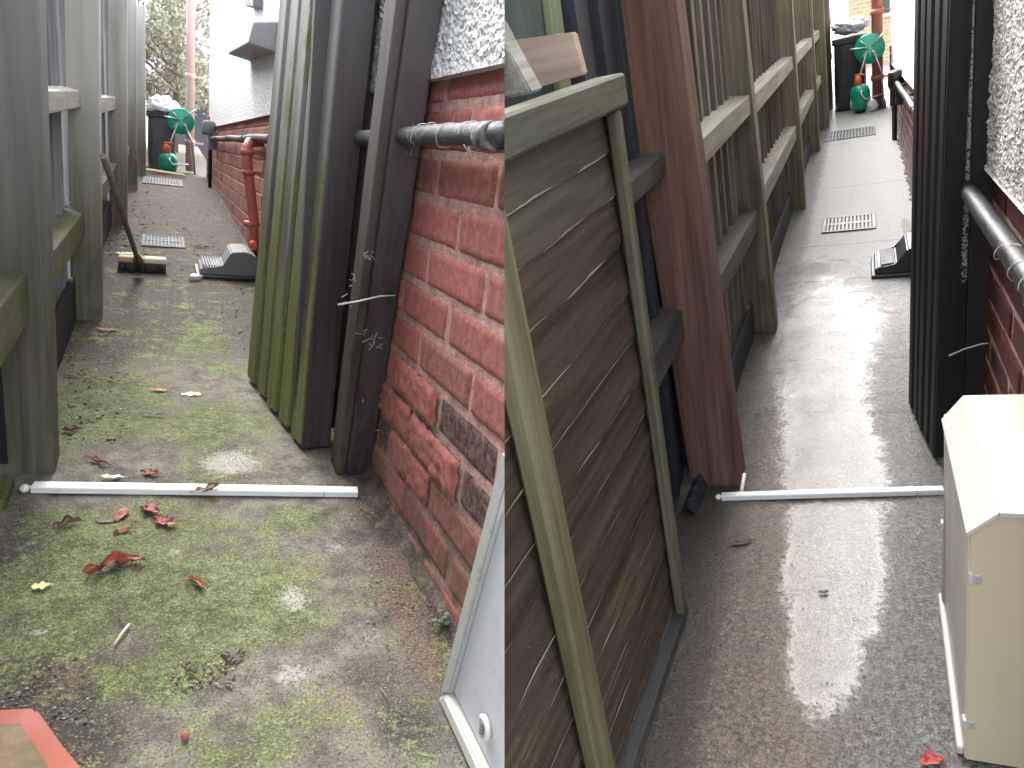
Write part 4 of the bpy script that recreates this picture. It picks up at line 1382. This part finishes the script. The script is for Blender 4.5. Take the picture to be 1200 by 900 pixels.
# ------------------------------------------------------------------ meter boxes
# left: only the grey front door shows, its far edge leaning back
x = L.G(520, 815).x
o = thing('meter_box', 'grey white meter box door with a round lock by the dry brick wall', 'meter box', L, (x, 0.93, 0))
fs = lambda z: 0.93 - z * 0.215
m = MB()
m.prism([(fs(0.012) - .028, .03), (0.25, .03), (0.25, .47), (fs(.47) - .028, .47)], 'x', x + .002, x + .16, .004)
m.build('door', 'meter_grey', L, o, (x, .93, 0))
m = MB()
m.prism([(fs(0), 0), (fs(0) - .030, 0.028), (fs(.47) - .030, .47), (fs(.47), .47)], 'x', x - .008, x + .17, .004)
m.build('frame', 'meter_edge', L, o, (x, .93, 0))
m = MB()
m.prism([(fs(0) - .002, -0.0), (.25, -.0), (.25, .027), (fs(0) - .031, .027)], 'x', x - .012, x + .17, .004)
m.build('bottom_rim', 'meter_lid', L, o, (x, .93, 0))
q = L.TT(571, 852, x)
m = MB()
m.lathe([(.0, -.002), (.018, -.002), (.018, -.006), (.014, -.009), (.0125, -.009), (.0115, -.005), (0, -.004)], (x, q.y, q.z), 28, 'x')
lk = m.build('lock', 'meter_lid', L, o, (x, .93, 0))
m = MB()
m.box(x - .011, x - .004, q.y - .003, q.y + .003, q.z - .010, q.z + .010, .001)
m.build('key_slot', 'grey_pl', L, lk, (x, .93, 0))

# right: cream box with a white chamfered lid
s0_ = R.G(1128, 890).y
xs_ = R.G(1128, 890).x
P = lambda u, v, s: R.SS(u, v, s)
s1_ = R.G(1101, 705).y
o = thing('meter_box', 'cream plastic meter box with white sloping lid, bottom right', 'meter box', R, (xs_, s0_, 0))
base = (xs_, s0_, 0)
A1, A2, A3, A4 = P(1130, 893, s0_), P(1135, 624, s0_), P(1171, 603, s0_), P(1260, 594, s0_)
xr = 0.30
m = MB()
front = [(A1.x, 0.0), (A2.x, A2.z), (A3.x, A3.z), (xr, A3.z + .012), (xr, 0)]
m.prism(front, 'y', s0_, s0_ + .03, .003)
m.build('front_panel', 'cream', R, o, base)
B2, B3, B4 = P(1105, 489, s1_ - .02), P(1129, 463, s1_), P(1205, 452, s1_)
m = MB()
ya_, yb_ = s0_ - .004, s1_
za_, zb_ = A3.z + .006, B3.z
top = lambda p, q: [p, q]
m.hexa([(A3.x, ya_, za_ - .010), (xr, ya_, za_ - .010), (xr, yb_, zb_ - .010), (B3.x, yb_, zb_ - .010), (A3.x, ya_, za_), (xr, ya_, za_ + .002), (xr, yb_, zb_ + .002), (B3.x, yb_, zb_)], .002, seg=2)
m.hexa([(A2.x - .002, ya_, A2.z - .008), (A3.x - .0005, ya_, za_ - .010), (B3.x - .0005, yb_, zb_ - .010), (B2.x - .002, yb_ - .03, B2.z - .008),
        (A2.x - .004, ya_, A2.z + .001), (A3.x - .0005, ya_, za_), (B3.x - .0005, yb_, zb_), (B2.x - .004, yb_ - .03, B2.z + .001)], .0015, seg=2)
m.build('lid', 'meter_lid', R, o, base)
m = MB()
m.hexa([(A1.x + .001, s0_ + .0302, 0), (xr, s0_ + .0302, 0), (xr, s1_, 0), (A1.x + .001, s1_, 0), (A2.x + .001, s0_ + .0302, A2.z - .002), (xr, s0_ + .0302, A3.z), (xr, s1_, B3.z - .002), (B2.x + .003, s1_, B2.z - .002)], .002)
m.build('side_panel', 'meter_side', R, o, base)
m = MB()
m.box(A1.x - .006, A1.x + .004, s1_ - .026, s1_ + .004, 0, B2.z - .004, .002)
m.build('back_edge', 'meter_edge', R, o, base)
m = MB()
m.box(A1.x - .012, A1.x + .0005, s0_ + .01, s1_ + .008, 0.0, .020, .003)
m.build('bottom_rim', 'meter_lid', R, o, base)
for u, v in ((1139, 678), (1132, 848)):
    q = P(u, v, s0_)
    h_ = MB()
    h_.box(q.x - .001, q.x + .012, s0_ - .0035, s0_ - .0002, q.z - .010, q.z + .010, .001)
    h_.box(q.x - .006, q.x + .002, s0_ - .006, s0_ + .01, q.z - .008, q.z + .013, .001)
    hg = h_.build('hinge', 'meter_lid', R, o, base)
    h_ = MB()
    h_.box(q.x + .004, q.x + .013, s0_ - .0045, s0_ - .0036, q.z - .007, q.z + .007)
    h_.build('slot', 'meter_edge', R, hg, base)
q = R.TT(1106, 615, A1.x)
m = MB()
m.box(A1.x - .006, A1.x + .001, q.y - .01, q.y + .01, q.z - .01, q.z + .01, .002)
m.build('catch', 'meter_lid', R, o, base)

# ------------------------------------------------------------------ leaning lap panel, right
PT = -0.441
fx = lambda y, z: PT - 0.033 * (1.534 - y) - 0.0 * z
o = thing('fence_panel', 'dark overlap panel with mossy top rail, stood against the shade-darkened boards', 'fence panel', R, (PT, 1.534, 0))
base = (PT, 1.534, 0)
YE = 1.500                                  # far stile front; boards run from here towards the lens
Y0 = 0.62


def plank(m, y0, y1, z0, z1, x0, x1, bev=.003, mi=0):
    m.hexa([(fx(y0, z0) + x0, y0, z0), (fx(y0, z0) + x1, y0, z0), (fx(y1, z0) + x1, y1, z0), (fx(y1, z0) + x0, y1, z0),
            (fx(y0, z1) + x0, y0, z1), (fx(y0, z1) + x1, y0, z1), (fx(y1, z1) + x1, y1, z1), (fx(y1, z1) + x0, y1, z1)], bev, mi=mi)


edges = [1.225, 1.155, 1.075, 0.977, 0.87, 0.777, 0.685, 0.60, 0.505, 0.415, 0.325, 0.235, 0.15, 0.06]
m = MB()
for i in range(len(edges) - 1):
    z1_, z0_ = edges[i], edges[i + 1]
    ny, nz = 70, 8

    def fn(y, q, z0_=z0_, z1_=z1_, i=i):
        wav = 0.0045 * noise.fractal(V((y * 5, i * 7.3, 0)), 1, 2, 4)
        wav1 = 0.0045 * noise.fractal(V((y * 5, (i - 1) * 7.3, 0)), 1, 2, 4)
        zb, zt_ = z0_ + wav - .004, z1_ + wav1 + 0.012
        z = zb + (zt_ - zb) * q
        x = -0.002 - 0.013 * q + 0.0016 * noise.fractal(V((y * 4, z * 45, i)), 1, 2, 4)
        return (fx(y, z) + x, y, z)
    ys = [Y0 + (YE - Y0) * j / ny for j in range(ny + 1)]
    nf = len(m.bm.faces)
    m.grid(ys, [j / nz for j in range(nz + 1)], fn, mi=1 if i < 2 else 0)
    # lower lip of the board
    m.grid(ys, [0, 1], lambda y, q, fn=fn: V(fn(y, 0)) + V((-0.012 * q, 0, 0.0005 * q)), mi=1 if i < 2 else 0)
m.build('lap_boards', ['lap', 'lap_top'], R, o, base)
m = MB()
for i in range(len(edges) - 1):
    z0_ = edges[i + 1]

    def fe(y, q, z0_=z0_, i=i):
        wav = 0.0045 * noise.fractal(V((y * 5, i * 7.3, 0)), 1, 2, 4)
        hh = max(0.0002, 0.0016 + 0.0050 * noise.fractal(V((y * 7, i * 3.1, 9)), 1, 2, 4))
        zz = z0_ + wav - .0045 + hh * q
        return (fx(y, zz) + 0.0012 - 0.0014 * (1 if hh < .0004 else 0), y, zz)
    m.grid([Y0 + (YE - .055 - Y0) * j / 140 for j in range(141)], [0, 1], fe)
m.build('worn_lit_edges', 'lap_edge', R, o, base)  # thin pale strips: wear plus painted light along each board edge
m = MB()
plank(m, Y0, YE - .02, .04, 1.22, -.035, -.028)
m.build('backing', 'lap', R, o, base)
m = MB()
plank(m, YE - .040, YE - .004, 0.035, 1.222, 0.002, 0.024, .004)
m.build('stile', 'stile', R, o, base)
m = MB()
plank(m, YE - .008, YE + .018, 0.035, 1.215, -0.03, 0.002, .004)
m.build('edge_strip', 'stile', R, o, base)
m = MB()
plank(m, Y0, YE + .02, 1.226, 1.285, -.03, .032, .005)
m.build('top_rail', 'top_rail', R, o, base)
ya = 1.534 - 0.615
m = MB()
plank(m, ya - .062, ya + .004, 0.0, 1.222, 0.003, 0.034, .006)
m.build('batten', 'batten', R, o, base)
m = MB()
plank(m, Y0, YE + .01, 0.0, 0.034, -.03, 0.022, .004)
m.build('bottom_rail', 'rail_dark', R, o, base)

# sawn offcuts and the post standing on / behind the panel
zt = 1.288
q = R.SS(592, 45, 1.42)
m = MB()
a, b, c, d = R.SS(603, 47, 1.50), R.SS(671, 38, 1.50), R.SS(684, 88, 1.50), R.SS(634, 112, 1.50)
m.prism([(a.x, a.z), (b.x, b.z), (c.x, max(c.z, zt)), (d.x, max(d.z - .01, zt)), (a.x - .01, zt)], 'y', 1.495, 1.53, .003)
tag(m.build('timber_offcut', 'sawn', R, None, (c.x, 1.5, zt)), 'clean pinkish sawn board end resting on the mossy top rail', 'offcut')
m = MB()
a, b, c = R.SS(588, 30, 1.33), R.SS(633, 120, 1.33), R.SS(588, 143, 1.33)
m.prism([(a.x - .05, a.z + .1), (a.x, a.z), (b.x, max(b.z, zt)), (c.x - .05, zt)], 'y', 1.30, 1.36, .004)
tag(m.build('timber_offcut', 'rough_end', R, None, (b.x, 1.33, zt)), 'rough grey sawn block on the rail at the left edge', 'offcut')
s_ = 1.62
a, b, c, d = R.SS(661, 0, s_), R.SS(672, 0, s_), R.SS(692, 100, s_), R.SS(560, 0, s_)
tp = 2.0
sl_p = (b.x - c.x) / (b.z - c.z)
X = lambda p, z: p.x + sl_p * (z - p.z)
o = thing('old_post', 'pale green square post standing behind the leaning panel', 'post', R, (X(b, 0), s_, 0))
base = (X(b, 0), s_, 0)
m = MB()
z0_, z1_ = 0.0, tp
pr = lambda p, z, dy: (X(p, z) if z > 1 else X(p, 1.25) - .10, s_ + dy, z)
m.hexa([pr(a, z0_, 0), pr(b, z0_, 0), pr(b, z0_, .07), pr(a, z0_, .07), pr(a, z1_, 0), pr(b, z1_, 0), pr(b, z1_, .07), pr(a, z1_, .07)], .003)
m.build('edge_batten', 'pale_post', R, o, base)
m = MB()
a2 = V((a.x - .001, a.y, a.z))
m.hexa([pr(d, z0_, .01), pr(a2, z0_, .01), pr(a2, z0_, .06), pr(d, z0_, .06), pr(d, z1_, .01), pr(a2, z1_, .01), pr(a2, z1_, .06), pr(d, z1_, .06)], .003)
m.build('face_board', 'grey_green', R, o, base)

# crumpled dark plastic at the right-hand post foot, white stick
a, b = R.G(806, 606), R.G(822, 566)
m = MB()
N_ = 14
m.grid([i / N_ for i in range(N_ + 1)], [j / 24 for j in range(25)],
       lambda i, j: a.lerp(b, j) + V(((i - .5) * .05, 0, .035 * math.sin(i * 3.14) + .014 * noise.fractal(V((i * 4, j * 9, 0)), 1, 2, 4))))
bmesh.ops.solidify(m.bm, geom=m.bm.faces[:], thickness=.002)
tag(m.build('plastic_sheet', 'sheet', R, None, a), 'crumpled dark plastic sheet between the panel and red brown post', 'plastic sheet')
a, b = R.G(869, 578), R.G(873, 562)
m = MB()
m.tube([a + V((0, 0, .006)), b + V((0, 0, .02))], .006, 8)
tag(m.build('white_stick', 'white', R, None, a), 'short white plastic stick leaning by the red brown post foot', 'stick')


# ------------------------------------------------------------------ things at the end of each passage
def hose_reel(A, disc, s, rad, label, foot):
    c = A.SS(*disc, s)
    base = (c.x, s, 0)
    o = thing('hose_reel', label, 'hose reel', A, base)
    m = MB()
    m.lathe([(0, 0), (rad * .96, 0), (rad, .01), (rad, .02), (rad * .93, .025), (rad * .9, .012), (rad * .3, .012), (rad * .26, .03), (0, .032)][::-1], (c.x, s - .03, c.z), 36, 'y')
    m.build('flange', 'green_pl', A, o, base)
    m = MB()
    m.lathe([(0, 0), (rad * .97, 0), (rad, .008), (rad, .018), (0, .02)], (c.x, s + .14, c.z), 30, 'y')
    m.build('flange', 'green_pl', A, o, base)
    m = MB()
    for i in range(5):
        for r_ in (rad * .82, rad * .72):
            m.tube([(c.x + r_ * math.cos(t), s + .015 + i * .025, c.z + r_ * math.sin(t)) for t in [q * math.pi / 12 for q in range(25)]], .012, 6, caps=False)
    m.build('wound_hose', 'green_pl', A, o, base)
    m = MB()
    for k_ in range(4):
        t = .75 + k_ * math.pi / 2
        m.tube([(c.x + rad * .25 * math.cos(t), s - .045, c.z + rad * .25 * math.sin(t)), (c.x + rad * .85 * math.cos(t), s - .04, c.z + rad * .85 * math.sin(t))], .007, 6)
    m.tube([(c.x + rad * .2, s - .05, c.z + rad * .25), (c.x + rad * 1.15, s - .055, c.z + rad * 1.1)], .008, 6)
    m.tube([(c.x - rad * .1, s - .05, c.z + .02), (c.x - rad * 1.25, s - .055, c.z + .03)], .008, 6)
    m.build('crank', 'metal', A, o, base)
    for dx in (-.10, .12):
        m = MB()
        m.tube([(c.x + dx * .3, s - .035, c.z - .02), (c.x + dx, s - .05, c.z - rad * 1.6), (c.x + dx * 1.2, s - .06, 0.01)], .009, 8)
        m.tube([(c.x + dx * .3, s + .16, c.z - .02), (c.x + dx, s + .18, c.z - rad * 1.6), (c.x + dx * 1.2, s + .2, 0.01)], .009, 8)
        m.build('leg', 'metal', A, o, base)
    return o


def sprayer(A, px, s, r, h, label):
    c = A.SS(*px, s)
    base = (c.x, s, 0)
    o = thing('pump_sprayer', label, 'sprayer', A, base)
    m = MB()
    m.lathe([(0, 0.03), (r * .8, .03), (r, .06), (r * 1.02, h * .7), (r * .85, h * .9), (r * .45, h * .98), (0, h)], (c.x, s, 0), 24)
    m.build('tank', 'green_pl', A, o, base)
    m = MB()
    m.lathe([(0, 0), (r * .5, 0), (r * .7, .05), (r * .6, .09), (0, .1)], (c.x, s, -.01), 16)
    m.build('foot', 'black_pl', A, o, base)
    m = MB()
    m.lathe([(0, h - .01), (r * .42, h - .01), (r * .36, h + .06), (r * .2, h + .09), (0, h + .1)], (c.x - r * .2, s, 0), 16)
    m.tube([(c.x - r * .5, s, h + .1), (c.x + r * .6, s, h + .1)], .012, 8)
    m.build('pump_handle', 'orange', A, o, base)
    m = MB()
    m.tube([(c.x + r * .3, s - .02, h * .95), (c.x + r * .1, s - r - .03, h * .7), (c.x + r * .5, s - r - .04, h * .5), (c.x + r * 1.4, s - .1, h * .52), (c.x + r * 2.2, s - .05, h * .55)], .008, 7)
    m.build('spray_hose', 'metal', A, o, base)
    return o


def covered_bin(A, px0, px1, s, label, lab_bag, bagm, bagpx, hi):
    a, b = A.SS(*px0, s), A.SS(*px1, s)        # bottom left, top right
    base = (a.x, s, 0)
    o = thing('covered_bin', label, 'bin', A, base)
    m = MB()
    nx_, nz_ = 16, 18
    W, H = b.x - a.x, b.z
    ring = []
    N_ = 48
    for j in range(nz_ + 1):
        z = H * j / nz_
        row = []
        for i in range(N_):
            t = 2 * math.pi * i / N_
            ex = lambda q: math.copysign(abs(q) ** .35, q)
            x = a.x + W / 2 + ex(math.cos(t)) * W / 2 * (1 + .05 * noise.fractal(V((math.cos(t) * 3, math.sin(t) * 3, z * 4)), 1, 2, 3) - .05 * (j / nz_))
            y = s + .25 + ex(math.sin(t)) * .25 * (1 + .06 * noise.fractal(V((math.cos(t) * 4, math.sin(t) * 4, z * 5)), 1, 2, 3))
            row.append(m.bm.verts.new((x, y, z)))
        ring.append(row)
    for A_, B_ in zip(ring, ring[1:]):
        for i in range(N_):
            m.bm.faces.new((A_[i], A_[(i + 1) % N_], B_[(i + 1) % N_], B_[i])).smooth = True
    m.bm.faces.new(ring[-1])
    m.bm.faces.new(ring[0][::-1])
    m.build('cover', 'tarp' if A is R else 'tarp_pale', A, o, base)
    m = MB()
    m.box(a.x - .01, b.x + .01, s - .012, s + .5, H - .06, H + .012, .008)
    m.build('lid', 'black_pl', A, o, base)
    c0, c1 = A.SS(*bagpx[0], s), A.SS(*bagpx[1], s)
    m = MB()
    m.blob(((c0.x + c1.x) / 2, s + .2, (c0.z + c1.z) / 2), (abs(c1.x - c0.x) / 2, .22, abs(c1.z - c0.z) / 2), 4, .28, 2.5, hi, floor=H + .013)
    tag(m.build('plastic_bag', bagm, A, None, ((c0.x + c1.x) / 2, s + .2, H)), lab_bag, 'bag')
    return o


SL, SR = 9.5, 10.35
covered_bin(L, (173, 196), (207, 134), SL + .1, 'dark covered bin at the end of the mossy path', 'white plastic bag slumped on top of the dark covered bin', 'bag_white', ((172, 137), (209, 115)), 2)
sprayer(L, (197, 190), SL - .1, .092, .215, 'green pump sprayer standing before the dark bin on the mossy path')
hose_reel(L, (212, 142), SL - .05, .135, 'green hose reel raised beside the white bag, left passage', None)
covered_bin(R, (978, 128), (1015, 41), SR + .15, 'dark covered bin at the end of the wet path', 'grey plastic bag heaped on the bin by the fence end', 'bag_grey', ((974, 45), (1018, 17)), 5)
sprayer(R, (1008, 115), SR - .15, .105, .31, 'green pump sprayer standing before the dark bin on the wet path')
hose_reel(R, (1019, 57), SR - .05, .16, 'green hose reel with crank beside the red pipe, right passage', None)
# loops of hose on the ground
for A, pts, lab in ((L, [(176, 205), (190, 203), (203, 204), (212, 206)], 'loop of pale yellow hose on the ground below the green sprayer'),
                    ):
    q0 = A.G(172, 206)
    m = MB()
    ps = []
    for i in range(40):
        t = i / 39 * 9.5
        ps.append((q0.x + .17 + .20 * math.cos(t) * (1 - .2 * i / 39), SL - .45 + .10 * math.sin(t), .012 + .02 * (i / 39) + .03 * max(0, math.sin(t * .5))))
    m.tube(ps, .009, 6)
    tag(m.build('garden_hose', 'hose', A, None, (q0.x + .17, SL - .45, 0)), lab, 'hose')
a = R.SS(1022, 122, SR - .2)
m = MB()
m.blob((a.x, SR - .2, .06), (.06, .05, .07), 3, .4, 3, 8, floor=0.0)
tag(m.build('plastic_bottle_bag', 'bag_white', R, None, (a.x, SR - .2, 0)), 'white crumpled bag on the ground beside the green sprayer', 'bag')
a = R.SS(1031, 124, SR - .05)
m = MB()
m.prism([(a.x - .06, 0), (a.x + .07, 0), (a.x + .06, .09), (a.x - .05, .10)], 'y', SR - .1, SR + .06, .008)
tag(m.build('drain_boot', 'black_pl', R, None, (a.x, SR, 0)), 'black drain shoe at the foot of the red downpipe', 'drain shoe')
# red downpipes at the house corners
for A, px, s, r, lab, mt in ((L, (223, 100), SL + .2, .045, 'tall pale red downpipe at the white house corner, left passage', 'red_veiled'),
                             (R, (1028, 60), SR + .1, .058, 'tall red downpipe at the house corner, right passage', 'red_pipe')):
    c = A.SS(*px, s)
    base = (c.x, s, 0)
    o = thing('down_pipe', lab, 'pipe', A, base)
    m = MB()
    m.tube([(c.x, s, 0.02), (c.x, s, 4.5)], r, 14)
    m.build('pipe_run', mt, A, o, base)
    for z in (.3, 1.0, 2.2):
        m = MB()
        m.tube([(c.x, s, z), (c.x, s, z + .06)], r * 1.22, 14)
        m.box(c.x, c.x + .14, s - .01, s + .01, z + .02, z + .04)
        m.build('collar', mt, A, o, base)

# ------------------------------------------------------------------ beyond the passages


def far_house(A, x0, x1, s, h, label, mat, win):
    base = (x0, s, 0)
    o = thing('far_house', label, 'house', A, base)
    m = MB()
    m.box(x0, x1, s, s + 5, -1, h)
    m.build('wall', mat, A, o, base)
    for (wx, wz, ww, wh) in win:
        m = MB()
        m.box(wx, wx + ww, s - .03, s + .05, wz, wz + wh, .01)
        f = m.build('window', 'frame_white', A, o, base)
        for i in (0, 1):
            m = MB()
            m.box(wx + .05 + i * (ww / 2), wx + ww / 2 - .03 + i * (ww / 2), s - .038, s - .0305, wz + .06, wz + wh - .06)
            m.build('pane', 'glass', A, f, base)
    m = MB()
    m.prism([(s - .3, h), (s + 5.3, h), (s + 2.5, h + 1.6)], 'x', x0 - .2, x1 + .2)
    m.build('roof', 'roof', A, o, base)
    return o


def tree(A, x, s, h, r, label, n, seed, z0=1.2):
    rr = random.Random(seed)
    base = (x, s, 0)
    o = thing('garden_tree', label, 'tree', A, base)
    m = MB()
    m.tube([(x, s, -.5), (x + .05, s, h * .35), (x - .05, s + .05, h * .7)], [.06, .045, .02], 10)
    for i in range(7):
        a = rr.uniform(0, 6.28)
        z = h * rr.uniform(.25, .6)
        m.tube([(x, s, z), (x + math.cos(a) * r * .5, s + math.sin(a) * r * .5, z + r * .35), (x + math.cos(a) * r * .8, s + math.sin(a) * r * .8, z + r * .6)], [.022, .014, .006], 6)
    m.build('trunk', 'bark', A, o, base)
    m = MB()
    cl = [(V((rr.gauss(0, r * .45), rr.gauss(0, r * .45), rr.uniform(z0, h))), rr.uniform(.25, .5) * r) for _ in range(26)]
    for i in range(n):
        c, q = rr.choice(cl)
        d = V((rr.gauss(0, 1), rr.gauss(0, 1), rr.gauss(0, 1)))
        d = d.normalized() * q * rr.random() ** .4
        p = V((x, s, 0)) + c + d
        u = V((rr.gauss(0, 1), rr.gauss(0, 1), rr.gauss(0, 1))).normalized()
        v = u.orthogonal().normalized()
        z = rr.uniform(.03, .06)
        m.bm.faces.new([m.bm.verts.new(p + e) for e in (u * z, v * z * .45, -u * z, -v * z * .45)])
    m.build('crown', 'crown', A, o, base)
    return o


tree(L, 0.15, 13.0, 3.0, 0.9, 'pale leafy tree beyond the dark bin of the mossy passage', 11000, 2, 0.8)
far_house(L, -0.1, 3.5, 18, 1.0, 'low grey shed beyond the white bag', 'roof', [])
far_house(R, -0.25, 3.2, 16, 2.6, 'beige brick house with a white window beyond the wet path', 'beige', [(0.18, .75, .5, .6)])

# ------------------------------------------------------------------ render
sc.render.engine = 'CYCLES'
sc.cycles.use_denoising = True
sc.cycles.max_bounces = 8
